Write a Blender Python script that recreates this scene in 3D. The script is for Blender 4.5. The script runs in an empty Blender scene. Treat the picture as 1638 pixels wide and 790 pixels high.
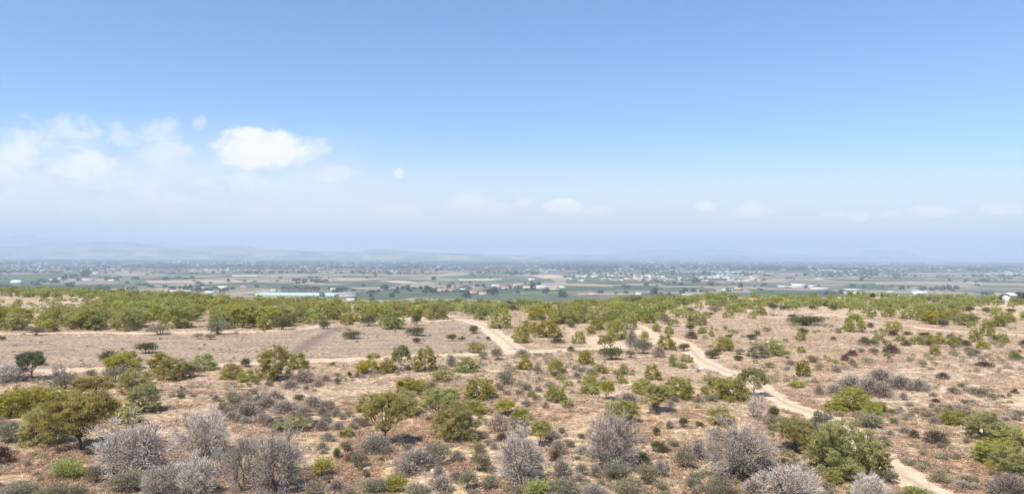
import bpy, math, random
import numpy as np
from mathutils import Matrix, Vector

# ------------------------------------------------------------------ camera, light, exposure
scn = bpy.context.scene
col = scn.collection
W0, H0, F = 1638.0, 790.0, 1092.0            # photograph's size and focal length in its pixels
CAMZ = 16.0
cam_d = bpy.data.cameras.new('camera')
cam_d.sensor_width = 36.0
cam_d.lens = 36.0 * F / W0
cam_d.clip_start = 0.5
cam_d.clip_end = 120000.0
cam = bpy.data.objects.new('camera', cam_d)
col.objects.link(cam)
PITCH, ROLL = math.radians(0.68), math.radians(0.245)
CM = Matrix.Translation((0, 0, CAMZ)) @ Matrix.Rotation(math.radians(90) + PITCH, 4, 'X') @ Matrix.Rotation(ROLL, 4, 'Z')
cam.matrix_world = CM
scn.camera = cam

SUN_EL = 58.0
SUN_POS = Vector((-0.50, -0.72, 0)).normalized() * math.cos(math.radians(SUN_EL)) + Vector((0, 0, math.sin(math.radians(SUN_EL))))
sun_d = bpy.data.lights.new('sun', 'SUN')
sun_d.energy = 4.9
sun_d.angle = math.radians(0.53)
sun_d.color = (1.0, 0.935, 0.845)
sun = bpy.data.objects.new('sun', sun_d)
sun.rotation_euler = (-SUN_POS).to_track_quat('-Z', 'Y').to_euler()
sun.location = (0, 0, 60)
col.objects.link(sun)

scn.view_settings.view_transform = 'Standard'
scn.view_settings.look = 'None'
scn.view_settings.gamma = 1.0
scn.view_settings.use_curve_mapping = False
scn.view_settings.exposure = 0.50
scn.render.engine = 'CYCLES'
cy = scn.cycles
cy.use_denoising = True
cy.max_bounces = 8
cy.diffuse_bounces = 4
cy.glossy_bounces = 1
cy.transmission_bounces = 3
cy.volume_bounces = 1
cy.transparent_max_bounces = 4
cy.caustics_reflective = False
cy.caustics_refractive = False
cy.sample_clamp_indirect = 6.0

# ------------------------------------------------------------------ node helpers
class NT:
    def __init__(s, tree):
        s.t = tree; s.n = tree.nodes; s.l = tree.links
    def new(s, typ, **kw):
        n = s.n.new(typ)
        for k, v in kw.items(): setattr(n, k, v)
        return n
    def set(s, sock, v):
        if isinstance(v, bpy.types.NodeSocket): s.l.new(v, sock)
        elif v is not None: sock.default_value = v
    def math(s, op, a, b=None, c=None, clamp=False):
        n = s.new('ShaderNodeMath', operation=op); n.use_clamp = clamp
        s.set(n.inputs[0], a); s.set(n.inputs[1], b)
        if c is not None: s.set(n.inputs[2], c)
        return n.outputs[0]
    def mix(s, f, a, b, mode='MIX'):
        n = s.new('ShaderNodeMix', data_type='RGBA', blend_type=mode)
        s.set(n.inputs[0], f)
        for k, v in ((6, a), (7, b)):
            if isinstance(v, tuple) and len(v) == 3: v = (*v, 1)
            s.set(n.inputs[k], v)
        return n.outputs[2]
    def ramp(s, f, lo, hi):
        n = s.new('ShaderNodeMapRange', interpolation_type='SMOOTHSTEP')
        s.set(n.inputs[0], f); s.set(n.inputs[1], lo); s.set(n.inputs[2], hi)
        n.inputs[3].default_value = 0; n.inputs[4].default_value = 1
        return n.outputs[0]
    def noise(s, vec, scale, detail=4, rough=0.55, dist=0.0, dims='3D'):
        n = s.new('ShaderNodeTexNoise', noise_dimensions=dims)
        s.set(n.inputs['Vector'], vec)
        n.inputs['Scale'].default_value = scale; n.inputs['Detail'].default_value = detail
        n.inputs['Roughness'].default_value = rough; n.inputs['Distortion'].default_value = dist
        return n.outputs[0]
    def mapping(s, vec, scale=(1, 1, 1), rot=0.0, loc=(0, 0, 0)):
        n = s.new('ShaderNodeMapping'); s.set(n.inputs[0], vec)
        n.inputs['Scale'].default_value = scale; n.inputs['Rotation'].default_value = (0, 0, rot)
        n.inputs['Location'].default_value = loc
        return n.outputs[0]
    def attr(s, name):
        return s.new('ShaderNodeAttribute', attribute_name=name).outputs['Fac']

def new_mat(name):
    m = bpy.data.materials.new(name); m.use_nodes = True
    nt = NT(m.node_tree); nt.n.clear()
    out = nt.new('ShaderNodeOutputMaterial')
    b = nt.new('ShaderNodeBsdfPrincipled')
    b.inputs['Roughness'].default_value = 0.9
    b.inputs['Specular IOR Level'].default_value = 0.15
    nt.l.new(b.outputs[0], out.inputs[0])
    return m, nt, b, out

# ------------------------------------------------------------------ world: sky and clouds
w = bpy.data.worlds.new('World'); scn.world = w; w.use_nodes = True
nt = NT(w.node_tree); nt.n.clear()
wo = nt.new('ShaderNodeOutputWorld'); bg = nt.new('ShaderNodeBackground')
sky = nt.new('ShaderNodeTexSky', sky_type='NISHITA')
sky.sun_disc = False
sky.sun_elevation = math.radians(SUN_EL)
sky.sun_rotation = math.atan2(SUN_POS.x, SUN_POS.y)
sky.air_density = 1.0; sky.dust_density = 0.3; sky.ozone_density = 2.0
sky.altitude = 50
BGS = 0.14
gen = nt.new('ShaderNodeTexCoord').outputs['Generated']
sep = nt.new('ShaderNodeSeparateXYZ'); nt.l.new(gen, sep.inputs[0])
yy = nt.math('MAXIMUM', sep.outputs[1], 0.02)
tx = nt.math('DIVIDE', sep.outputs[0], yy); tz = nt.math('DIVIDE', sep.outputs[2], yy)
cmb = nt.new('ShaderNodeCombineXYZ'); nt.l.new(tx, cmb.inputs[0]); nt.l.new(nt.math('MULTIPLY', tz, 1.7), cmb.inputs[1])
nz = nt.noise(cmb.outputs[0], 17.0, 8, 0.58, 0.3)
nzb = nt.noise(cmb.outputs[0], 6.5, 5, 0.6, 0.6)
# each cloud: centre x, y, half width, half height (photograph's pixels at the horizon's scale), body, edge softness
CLOUDS = [(415, 240, 106, 40, .90, .5), (495, 242, 42, 26, .42, .7), (90, 222, 120, 38, .42, .9), (215, 225, 85, 40, .40, .9), (150, 256, 55, 18, .62, .8),
          (60, 262, 180, 44, .55, .9), (180, 300, 300, 60, .42, 1.0), (330, 262, 60, 40, .4, 1.0), (235, 250, 120, 32, .42, .9), (300, 285, 240, 42, .40, 1.0), (120, 300, 260, 50, .36, 1.0), (395, 290, 150, 30, .42, .9), (520, 280, 60, 20, .34, .9), (620, 338, 60, 13, .34, .8), (215, 318, 90, 14, .35, .9),
          (318, 203, 16, 20, .38, .9), (636, 277, 14, 11, .62, .7), (755, 328, 75, 18, .42, .9), (838, 325, 20, 11, .55, .7), (900, 331, 36, 14, .95, .45), (955, 337, 38, 8, .45, .8),
          (1127, 328, 23, 9, .85, .5), (1205, 337, 38, 13, .6, .7), (1330, 343, 30, 8, .50, .7), (1374, 343, 22, 9, .72, .6), (1425, 341, 24, 7, .45, .8),
          (1495, 334, 44, 10, .68, .6), (1605, 329, 44, 11, .74, .6)]
total = None
for (cx, cyy, rx, ry, body, soft) in CLOUDS:
    ax = (cx - 819) / F; az = (408 - cyy) / F
    dx = nt.math('DIVIDE', nt.math('SUBTRACT', tx, ax), rx / F)
    dz = nt.math('DIVIDE', nt.math('SUBTRACT', tz, az), ry / F)
    r2 = nt.math('ADD', nt.math('MULTIPLY', dx, dx), nt.math('MULTIPLY', dz, dz))
    # a cloud's base is flatter than its top
    e = nt.math('SUBTRACT', 1.15, r2)
    e = nt.math('MULTIPLY_ADD', nt.math('SUBTRACT', nz, 0.5), 3.0 * (0.5 + soft), e)
    m = nt.math('MULTIPLY', nt.ramp(e, 0.0, 0.25 + 1.3 * soft), min(1, body * (1.25 if body < .9 else 1)))
    total = m if total is None else nt.math('MAXIMUM', total, m)
# thin veil over the left of the sky
veil = nt.math('MULTIPLY', nt.ramp(nzb, 0.28, 0.66), nt.math('MULTIPLY', nt.ramp(tx, 0.0, -0.45), nt.math('MULTIPLY', nt.ramp(tz, 0.23, 0.10), 0.48)))
total = nt.math('MAXIMUM', total, veil)
total = nt.math('MULTIPLY', total, nt.math('GREATER_THAN', sep.outputs[1], 0.05))
shade = nt.math('MULTIPLY_ADD', nt.ramp(nz, 0.3, 0.7), 0.10, 0.92)
cw = nt.new('ShaderNodeVectorMath', operation='SCALE'); cw.inputs[0].default_value = (0.92 / BGS, 0.86 / BGS, 0.78 / BGS); nt.l.new(shade, cw.inputs[3])
skc = nt.mix(1.0, sky.outputs[0], (0.60, 0.75, 0.93), 'MULTIPLY')
skc = nt.mix(nt.math('MULTIPLY', nt.ramp(nt.math('ABSOLUTE', tz), 0.19, 0.0), 0.85), skc, (0.80 / BGS, 0.66 / BGS, 0.48 / BGS))
skyc = nt.mix(nt.math('MULTIPLY', total, 0.92), skc, cw.outputs[0])
nt.l.new(skyc, bg.inputs[0]); bg.inputs[1].default_value = BGS
nt.l.new(bg.outputs[0], wo.inputs[0])

# ------------------------------------------------------------------ numeric noise and the terrain's height
def hash2(ix, iy, seed):
    h = (ix.astype(np.int64) * 374761393 + iy.astype(np.int64) * 668265263 + seed * 982451653) & 0xFFFFFFFF
    h = ((h ^ (h >> 13)) * 1274126177) & 0xFFFFFFFF
    return ((h ^ (h >> 16)) & 0xFFFF) / 65535.0
def vnoise(x, y, seed=0):
    ix = np.floor(x); iy = np.floor(y); fx = x - ix; fy = y - iy
    fx = fx * fx * (3 - 2 * fx); fy = fy * fy * (3 - 2 * fy)
    a = hash2(ix, iy, seed); b = hash2(ix + 1, iy, seed); c = hash2(ix, iy + 1, seed); d = hash2(ix + 1, iy + 1, seed)
    return (a + (b - a) * fx) * (1 - fy) + (c + (d - c) * fx) * fy - 0.5
def fbm(x, y, oct=4, seed=0):
    s = 0; a = 1.0
    for k in range(oct):
        s = s + a * vnoise(x * 2 ** k + 17.3 * k, y * 2 ** k - 9.1 * k, seed + k); a *= 0.5
    return s
def sstep(a, b, x):
    t = np.clip((x - a) / (b - a), 0, 1); return t * t * (3 - 2 * t)
VALLEY = -84.0
_cx = np.array([-200, 0, 200, 300, 420, 550, 700, 900, 1000, 1100, 1200, 1300, 1450, 1640, 1840.])
_cy = np.array([470, 470, 470, 476, 483, 486, 484.5, 483, 482, 478, 476, 474, 477, 482, 482.])
_u = np.linspace(_cx[0], _cx[-1], 60); _z = 16 - (np.interp(_u, _cx, _cy) - (408 + .0043 * (_u - 819))) / F * 335
CRU = (_u - 819) / F; CRZ = np.convolve(np.pad(_z, 2, 'edge'), np.ones(5) / 5, 'valid')
def edge_y(x):
    return 335 + 25 * vnoise(x / 90.0, x * 0 + 3.3, 5) * 2 + 0.06 * np.clip(x, 0, 600)
def h_low(x, y):
    x = np.asarray(x, float); y = np.asarray(y, float)
    z = 0.7 * fbm(x / 45.0, y / 45.0, 2, 1)
    crest = np.interp(x / np.maximum(y, 40), CRU, CRZ)
    z = z + crest * sstep(140, 335, y) + 1.2 * sstep(200, 300, y) * vnoise(x / 35., y / 30., 8)
    e = edge_y(x)
    t = np.clip((y - e) / 1050.0, 0, 1)
    drop = (1 - (1 - t) ** 1.6)
    z = z * (1 - sstep(0, .5, t)) + (VALLEY) * drop
    z = z + sstep(1200, 2500, y) * 1.2 * vnoise(x / 300.0, y / 300.0, 9)
    return z

CR = np.array(CM.to_3x3()); CO = np.array([0, 0, CAMZ])
def rays(px, py):
    d = np.stack([(np.asarray(px, float) - W0 / 2) / F, -(np.asarray(py, float) - H0 / 2) / F, -np.ones(np.shape(px))], -1)
    return d @ CR.T
TS = np.geomspace(14, 60000, 420)
def ground_at(px, py):
    """points of the smooth terrain seen at pixels of the photograph"""
    px = np.atleast_1d(np.asarray(px, float)); py = np.atleast_1d(np.asarray(py, float))
    d = rays(px, py)
    P = CO + d[:, None, :] * TS[None, :, None]
    below = P[..., 2] < h_low(P[..., 0], P[..., 1])
    i = np.argmax(below, 1); i = np.where(below.any(1), np.maximum(i, 1), len(TS) - 1)
    lo, hi = TS[i - 1].copy(), TS[i].copy()
    for _ in range(30):
        m = (lo + hi) / 2; p = CO + d * m[:, None]
        b = p[:, 2] < h_low(p[:, 0], p[:, 1])
        hi = np.where(b, m, hi); lo = np.where(b, lo, m)
    return CO + d * hi[:, None]
def to_px(p):
    q = (np.asarray(p, float) - CO) @ CR
    return W0 / 2 + F * q[..., 0] / -q[..., 2], H0 / 2 - F * q[..., 1] / -q[..., 2], -q[..., 2]

# tracks, traced once and laid on the terrain in metres
def smooth_line(px, n=6):
    p = ground_at([a for a, b in px], [b for a, b in px])[:, :2]
    q = [p[0]] + list(p) + [p[-1]]; out = []
    for i in range(1, len(q) - 2):
        for k in range(n):
            t = k / n
            out.append(0.5 * ((2 * q[i]) + (-q[i - 1] + q[i + 1]) * t + (2 * q[i - 1] - 5 * q[i] + 4 * q[i + 1] - q[i + 2]) * t * t + (-q[i - 1] + 3 * q[i] - 3 * q[i + 1] + q[i + 2]) * t ** 3))
    out.append(q[-2]); return np.array(out)
TRACKS = [
    ([(1560, 830), (1480, 782), (1432, 755), (1400, 728), (1365, 700), (1318, 668), (1262, 648), (1222, 625), (1190, 604), (1150, 590), (1122, 577), (1108, 562), (1095, 550), (1062, 540), (1035, 532), (1018, 520)], 2.6),
    ([(690, 513), (735, 511), (770, 519), (790, 532), (808, 545), (824, 559)], 3.2),
    ([(-60, 598), (0, 597), (60, 594), (150, 591), (240, 587), (345, 584), (430, 580), (520, 576), (600, 573), (690, 569), (780, 565), (824, 563), (880, 561), (960, 557), (1010, 553), (1060, 544)], 2.3),
    ([(-60, 534), (0, 534), (120, 532.5), (240, 532.5), (330, 531), (430, 529.5), (490, 525), (520, 519)], 1.7),
    ([(1180, 508), (1262, 507), (1330, 503.5), (1385, 513), (1450, 521), (1530, 530), (1600, 534), (1700, 537)], 1.6),
]
LINES = [(smooth_line(p), wd) for p, wd in TRACKS]
def track_dist(x, y):
    best = np.full(np.shape(x), 99.0)
    for pts, wd in LINES:
        for a, b in zip(pts[:-1], pts[1:]):
            ab = b - a; L = ab @ ab
            if L < 1e-9: continue
            near = (y > min(a[1], b[1]) - 12) & (y < max(a[1], b[1]) + 12)
            if not near.any(): continue
            xx = x[near]; yv = y[near]
            t = np.clip(((xx - a[0]) * ab[0] + (yv - a[1]) * ab[1]) / L, 0, 1)
            d = np.hypot(xx - a[0] - t * ab[0], yv - a[1] - t * ab[1]) - wd / 2
            best[near] = np.minimum(best[near], d)
    return best
def h_full(x, y, td=None):
    if td is None: td = track_dist(np.asarray(x, float), np.asarray(y, float))
    micro = 0.16 * fbm(x / 4.0, y / 4.0, 3, 31)
    return h_low(x, y) + micro * sstep(-0.3, 1.6, td) * (1 - sstep(350, 600, y))
def h1(x, y):
    return float(h_full(np.array([x]), np.array([y]))[0])

def in_poly(px, py, poly):
    c = np.zeros(np.shape(px), bool)
    n = len(poly)
    for i in range(n):
        x1, y1 = poly[i]; x2, y2 = poly[(i + 1) % n]
        if y1 == y2: continue
        m = ((y1 > py) != (y2 > py)) & (px < (x2 - x1) * (py - y1) / (y2 - y1) + x1)
        c ^= m
    return c
def world_poly(pxs):
    return [(p[0], p[1]) for p in ground_at([a for a, b in pxs], [b for a, b in pxs])]
FIELDS = [world_poly(p) for p in (
    [(-80, 538), (0, 538), (200, 537), (330, 536), (465, 532), (520, 524), (456, 577), (250, 583), (60, 590), (-80, 595)],
    [(456, 577), (520, 524), (556, 524), (620, 526), (730, 516), (765, 522), (790, 540), (812, 558), (700, 566), (560, 572)],
)]
DARKF = world_poly([(440, 574), (535, 523), (552, 522), (470, 573)])
SANDY = [world_poly(p) for p in ([(925, 552), (935, 538), (965, 534), (1000, 545), (1012, 556), (985, 562)], [(640, 535), (905, 520), (935, 534), (930, 545), (905, 540)][1:],
                                 [(1000, 530), (1020, 518), (1045, 532), (1075, 540), (1060, 548)], [(800, 566), (812, 552), (835, 555), (845, 566)], [(600, 508), (700, 500), (740, 506), (660, 515)], [(420, 577), (508, 526), (520, 524), (441, 577)])]

# ------------------------------------------------------------------ mesh helpers
def make_mesh(name, V, Fc, attrs=None, smooth=False):
    """V (n,3), Fc (m,3|4) or a list of such arrays"""
    me = bpy.data.meshes.new(name)
    V = np.ascontiguousarray(V, np.float32)
    fl = Fc if isinstance(Fc, list) else [Fc]
    fl = [np.asarray(f, np.int32) for f in fl if len(f)]
    me.vertices.add(len(V)); me.vertices.foreach_set('co', V.ravel())
    loops = np.concatenate([f.ravel() for f in fl])
    sizes = np.concatenate([np.full(len(f), f.shape[1], np.int32) for f in fl])
    starts = np.concatenate([[0], np.cumsum(sizes)[:-1]]).astype(np.int32)
    me.loops.add(len(loops)); me.loops.foreach_set('vertex_index', loops)
    me.polygons.add(len(sizes)); me.polygons.foreach_set('loop_start', starts)
    me.update(calc_edges=True)
    if smooth: me.polygons.foreach_set('use_smooth', np.ones(len(sizes), bool))
    for k, a in (attrs or {}).items():
        at = me.attributes.new(k, 'FLOAT', 'POINT'); at.data.foreach_set('value', np.ascontiguousarray(a, np.float32))
    return me
def link(name, me, mat=None, parent=None):
    o = bpy.data.objects.new(name, me)
    if mat is not None and not me.materials: me.materials.append(mat)
    if parent is not None: o.parent = parent
    col.objects.link(o); return o

# ------------------------------------------------------------------ ground material and sheet
gm, g, gb, gout = new_mat('dry_ground')
pos = g.new('ShaderNodeNewGeometry').outputs['Position']
flat = g.mapping(pos, (1, 1, 0.2))
big = g.noise(flat, 0.045, 4, 0.6)
med = g.noise(flat, 0.33, 5, 0.62)
cl = g.noise(flat, 1.5, 6, 0.68)
fine = g.noise(flat, 7.0, 5, 0.7)
sy_ = g.new('ShaderNodeSeparateXYZ'); g.l.new(pos, sy_.inputs[0]); sepy = sy_.outputs[1]
c = g.mix(g.ramp(med, 0.34, 0.64), (0.35, 0.240, 0.155), (0.60, 0.430, 0.275))
c = g.mix(g.math('MULTIPLY', g.ramp(big, 0.40, 0.62), 0.6), c, (0.45, 0.315, 0.205))
c = g.mix(g.math('MULTIPLY', g.attr('straw'), g.ramp(med, 0.42, 0.60)), c, (0.60, 0.425, 0.220))
litter = g.math('MULTIPLY', g.ramp(g.math('MULTIPLY_ADD', g.math('SUBTRACT', fine, 0.5), 0.6, cl), 0.47, 0.60), g.ramp(big, 0.30, 0.50))
c = g.mix(g.math('MULTIPLY', litter, 0.75), c, (0.215, 0.155, 0.108))
c = g.mix(g.math('MULTIPLY', g.ramp(g.noise(g.mapping(pos, (.22, .5, 0)), 1.0, 7, 0.75), 0.50, 0.60), g.ramp(sepy, 55, 90)), c, (0.26, 0.190, 0.138))
c = g.mix(g.math('MULTIPLY', g.ramp(g.noise(flat, 0.7, 6, 0.72), 0.47, 0.60), 0.62), c, (0.245, 0.178, 0.128))
c = g.mix(g.math('MULTIPLY', g.ramp(g.math('MULTIPLY_ADD', g.math('SUBTRACT', fine, 0.5), 0.5, cl), 0.45, 0.36), 0.85), c, (0.74, 0.575, 0.41))
# ploughed stubble plots
furrow = g.new('ShaderNodeTexWave', wave_type='BANDS', bands_direction='X')
g.set(furrow.inputs['Vector'], g.mapping(pos, (1, 1, 1), 0.6)); furrow.inputs['Scale'].default_value = 0.35
furrow.inputs['Distortion'].default_value = 3.0; furrow.inputs['Detail'].default_value = 3
fc = g.mix(g.ramp(cl, 0.36, 0.66), (0.50, 0.375, 0.260), (0.17, 0.128, 0.095))
fc = g.mix(g.math('MULTIPLY', g.ramp(med, 0.5, 0.7), 0.5), fc, (0.30, 0.225, 0.185))
fc = g.mix(g.math('MULTIPLY', furrow.outputs[1], 0.16), fc, (0.17, 0.13, 0.105))
fc = g.mix(g.math('MULTIPLY', g.ramp(g.noise(g.mapping(pos, (.10, .35, 0)), 1.0, 7, 0.75), 0.48, 0.60), 0.7), fc, (0.185, 0.135, 0.11))
fc = g.mix(g.math('MULTIPLY', g.ramp(g.noise(g.mapping(pos, (.2, .55, 0)), 1.0, 6, 0.75), 0.56, 0.68), 0.6), fc, (0.50, 0.385, 0.28))
fmask = g.ramp(g.math('ADD', g.attr('field'), g.math('MULTIPLY', g.math('SUBTRACT', cl, 0.5), 0.9)), 0.30, 0.62)
c = g.mix(g.math('MULTIPLY', fmask, 0.85), c, fc)
c = g.mix(g.math('MULTIPLY', g.attr('dark'), 0.9), c, g.mix(cl, (0.13, 0.10, 0.085), (0.24, 0.18, 0.145)))
# bare pale rock showing through
rk = g.ramp(g.math('ADD', g.attr('rock'), g.math('MULTIPLY', g.math('SUBTRACT', med, 0.5), 2.0)), 0.60, 0.78)
rk = g.math('MULTIPLY', rk, g.ramp(g.noise(flat, 0.8, 6, 0.7), 0.44, 0.58))
c = g.mix(g.math('MULTIPLY', rk, 0.9), c, g.mix(fine, (0.52, 0.39, 0.27), (0.70, 0.56, 0.42)))
# trodden sandy shoulders of the tracks
pk = g.ramp(g.math('ADD', g.attr('track'), g.math('MULTIPLY', g.math('SUBTRACT', cl, 0.5), 1.3)), 0.35, 0.8)
c = g.mix(g.math('MULTIPLY', pk, 0.8), c, g.mix(fine, (0.60, 0.44, 0.31), (0.72, 0.56, 0.41)))
# valley plots
vp = g.mapping(pos, (1 / 250.0, 1 / 330.0, 0), 0.28)
vor = g.new('ShaderNodeTexVoronoi', feature='F1', distance='CHEBYCHEV', voronoi_dimensions='2D')
g.set(vor.inputs['Vector'], vp); vor.inputs['Scale'].default_value = 1.0; vor.inputs['Randomness'].default_value = 0.85
sepc = g.new('ShaderNodeSeparateColor'); g.l.new(vor.outputs['Color'], sepc.inputs[0])
cr = g.new('ShaderNodeValToRGB'); cr.color_ramp.interpolation = 'CONSTANT'
cols = [(0.080, 0.100, 0.055), (0.110, 0.120, 0.075), (0.24, 0.20, 0.145), (0.090, 0.112, 0.06), (0.155, 0.145, 0.105), (0.07, 0.085, 0.05), (0.19, 0.165, 0.12), (0.10, 0.125, 0.065), (0.30, 0.25, 0.185), (0.09, 0.10, 0.065)]
el = cr.color_ramp.elements
while len(el) < len(cols): el.new(0.5)
for i, cc in enumerate(cols):
    el[i].position = i / len(cols); el[i].color = (*cc, 1)
g.l.new(sepc.outputs[0], cr.inputs[0])
rows = g.new('ShaderNodeTexWave', wave_type='BANDS', bands_direction='X')
g.set(rows.inputs['Vector'], g.mapping(pos, (1, 1, 0), 0.28)); rows.inputs['Scale'].default_value = 0.05; rows.inputs['Distortion'].default_value = 1.0
orch = g.noise(flat, 0.035, 5, 0.7)
vc = g.mix(g.math('MULTIPLY', g.ramp(orch, 0.50, 0.60), 0.6), cr.outputs[0], (0.045, 0.065, 0.032))
vc = g.mix(g.math('MULTIPLY', g.ramp(vor.outputs['Distance'], 0.46, 0.52), 0.7), vc, (0.36, 0.29, 0.21))
far = g.noise(g.mapping(pos, (1 / 900.0, 1 / 1600.0, 0)), 1.0, 6, 0.62)
fcol = g.mix(g.ramp(far, 0.40, 0.62), (0.018, 0.032, 0.024), (0.075, 0.088, 0.07))
sepp = g.new('ShaderNodeSeparateXYZ'); g.l.new(pos, sepp.inputs[0])
vc = g.mix(g.ramp(sepp.outputs[1], 3800, 5200), vc, fcol)
c = g.mix(g.ramp(sepp.outputs[2], -12, -40), c, vc)
g.l.new(c, gb.inputs['Base Color'])
gb.inputs['Roughness'].default_value = 1.0; gb.inputs['Specular IOR Level'].default_value = 0.05
bump = g.new('ShaderNodeBump'); bump.inputs['Strength'].default_value = 0.85; bump.inputs['Distance'].default_value = 0.16
g.set(bump.inputs['Height'], g.math('ADD', g.math('MULTIPLY', cl, 0.8), g.math('MULTIPLY', fine, 0.35)))
g.l.new(bump.outputs[0], gb.inputs['Normal'])

ys = [-160.0, -60.0, 0.0]
y = 14.0
while y < 345:
    ys.append(y); y += max(0.16, y * y / (16 * 683.0) * 0.95)
while y < 1700:
    ys.append(y); y *= 1.035
while y < 60000:
    ys.append(y); y *= 1.03
ys = np.array(ys); NX = 760
us = np.linspace(-1, 1, NX); us = us * (0.75 + 0.25 * us * us)
AP = 170.0
X = (ys[:, None] + AP) * us[None, :] * 1.25; Y = np.repeat(ys[:, None], NX, 1)
xf, yf = X.ravel(), Y.ravel()
td = track_dist(xf, yf)
Z = h_full(xf, yf, td)
idx = np.arange(len(ys) * NX).reshape(len(ys), NX)
Q = np.stack([idx[:-1, :-1], idx[:-1, 1:], idx[1:, 1:], idx[1:, :-1]], -1).reshape(-1, 4)
def soft(mask):
    m = mask.reshape(len(ys), NX).astype(float)
    for _ in range(2):
        m[1:-1] = (m[:-2] + m[2:] + 2 * m[1:-1]) / 4; m[:, 1:-1] = (m[:, :-2] + m[:, 2:] + 2 * m[:, 1:-1]) / 4
    return m.ravel()
field = soft(in_poly(xf, yf, FIELDS[0]) | in_poly(xf, yf, FIELDS[1]))
dark = soft(in_poly(xf, yf, DARKF))
sand = np.zeros(len(xf), bool)
for p in SANDY: sand |= in_poly(xf, yf, p)
track = np.maximum(1 - sstep(-0.4, 1.6, td), soft(sand) * 0.62)
straw = 1 - sstep(55, 85, yf)
u_ = xf / np.maximum(yf, 10)
rock = 0.45 * sstep(0.30, 0.50, u_) * sstep(45, 70, yf) + 0.62 * sstep(170, 215, yf) * sstep(0.0, 0.3, u_) + 0.65 * sstep(165, 195, yf) * (1 - sstep(-0.50, -0.40, u_)) + 0.35 * sstep(0.48, 0.7, u_) * (1 - sstep(90, 150, yf))
rock = rock * (1 - field) + 0.6 * fbm(xf / 30, yf / 30, 2, 77) * sstep(150, 220, yf)
g_me = make_mesh('ground', np.stack([xf, yf, Z], -1), Q, dict(field=field, dark=dark, track=track, straw=straw, rock=np.clip(rock, 0, 1.2)), smooth=True)
ground = link('ground', g_me, gm); ground['kind'] = 'structure'

# tracks as draped ribbons
pm, p_, pb, _o = new_mat('sandy_track')
ppos = p_.new('ShaderNodeNewGeometry').outputs['Position']
a1 = p_.noise(ppos, 1.1, 6, 0.65); a2 = p_.noise(ppos, 6, 5, 0.7)
pc = p_.mix(p_.ramp(a1, 0.35, 0.65), (0.50, 0.37, 0.255), (0.68, 0.53, 0.385))
pc = p_.mix(p_.math('MULTIPLY', p_.ramp(a2, 0.52, 0.66), 0.45), pc, (0.42, 0.30, 0.205))
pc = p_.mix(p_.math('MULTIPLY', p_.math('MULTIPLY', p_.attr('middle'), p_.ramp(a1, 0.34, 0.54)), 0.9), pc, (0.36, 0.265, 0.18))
p_.l.new(pc, pb.inputs['Base Color']); pb.inputs['Roughness'].default_value = 1.0
bu = p_.new('ShaderNodeBump'); bu.inputs['Strength'].default_value = 0.5; bu.inputs['Distance'].default_value = 0.06
p_.set(bu.inputs['Height'], a2); p_.l.new(bu.outputs[0], pb.inputs['Normal'])
for pts, wd in LINES:
    seg = np.hypot(*(pts[1:] - pts[:-1]).T); s = np.concatenate([[0], np.cumsum(seg)])
    step = 0.5 if s[-1] < 260 else 0.9
    t = np.arange(0, s[-1], step)
    cx_, cy_ = np.interp(t, s, pts[:, 0]), np.interp(t, s, pts[:, 1])
    tg = np.stack([np.gradient(cx_), np.gradient(cy_)], -1); tg /= np.linalg.norm(tg, axis=1)[:, None] + 1e-9
    nrm = np.stack([-tg[:, 1], tg[:, 0]], -1)
    K = 9; V = []; mid = []
    for k in range(K):
        a = k / (K - 1) * 2 - 1
        wl = wd / 2 * (1 + 0.95 * fbm(t / 2.3, t * 0 + (0 if a < 0 else 40), 3, 60) + 0.12)
        x = cx_ + nrm[:, 0] * a * wl; yv = cy_ + nrm[:, 1] * a * wl
        z = h_full(x, yv) + (0.075 if abs(a) < 0.9 else -0.10) - 0.03 * (abs(abs(a) - 0.5) < 0.15)
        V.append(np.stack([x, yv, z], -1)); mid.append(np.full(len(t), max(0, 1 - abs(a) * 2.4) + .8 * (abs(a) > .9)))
    V = np.stack(V, 1).reshape(-1, 3); mid = np.stack(mid, 1).ravel()
    ii = np.arange(len(t) * K).reshape(len(t), K)
    q = np.stack([ii[:-1, :-1], ii[:-1, 1:], ii[1:, 1:], ii[1:, :-1]], -1).reshape(-1, 4)
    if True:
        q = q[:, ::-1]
    o = link('path', make_mesh('path', V, q, dict(middle=mid), smooth=True), pm); o['kind'] = 'structure'

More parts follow.
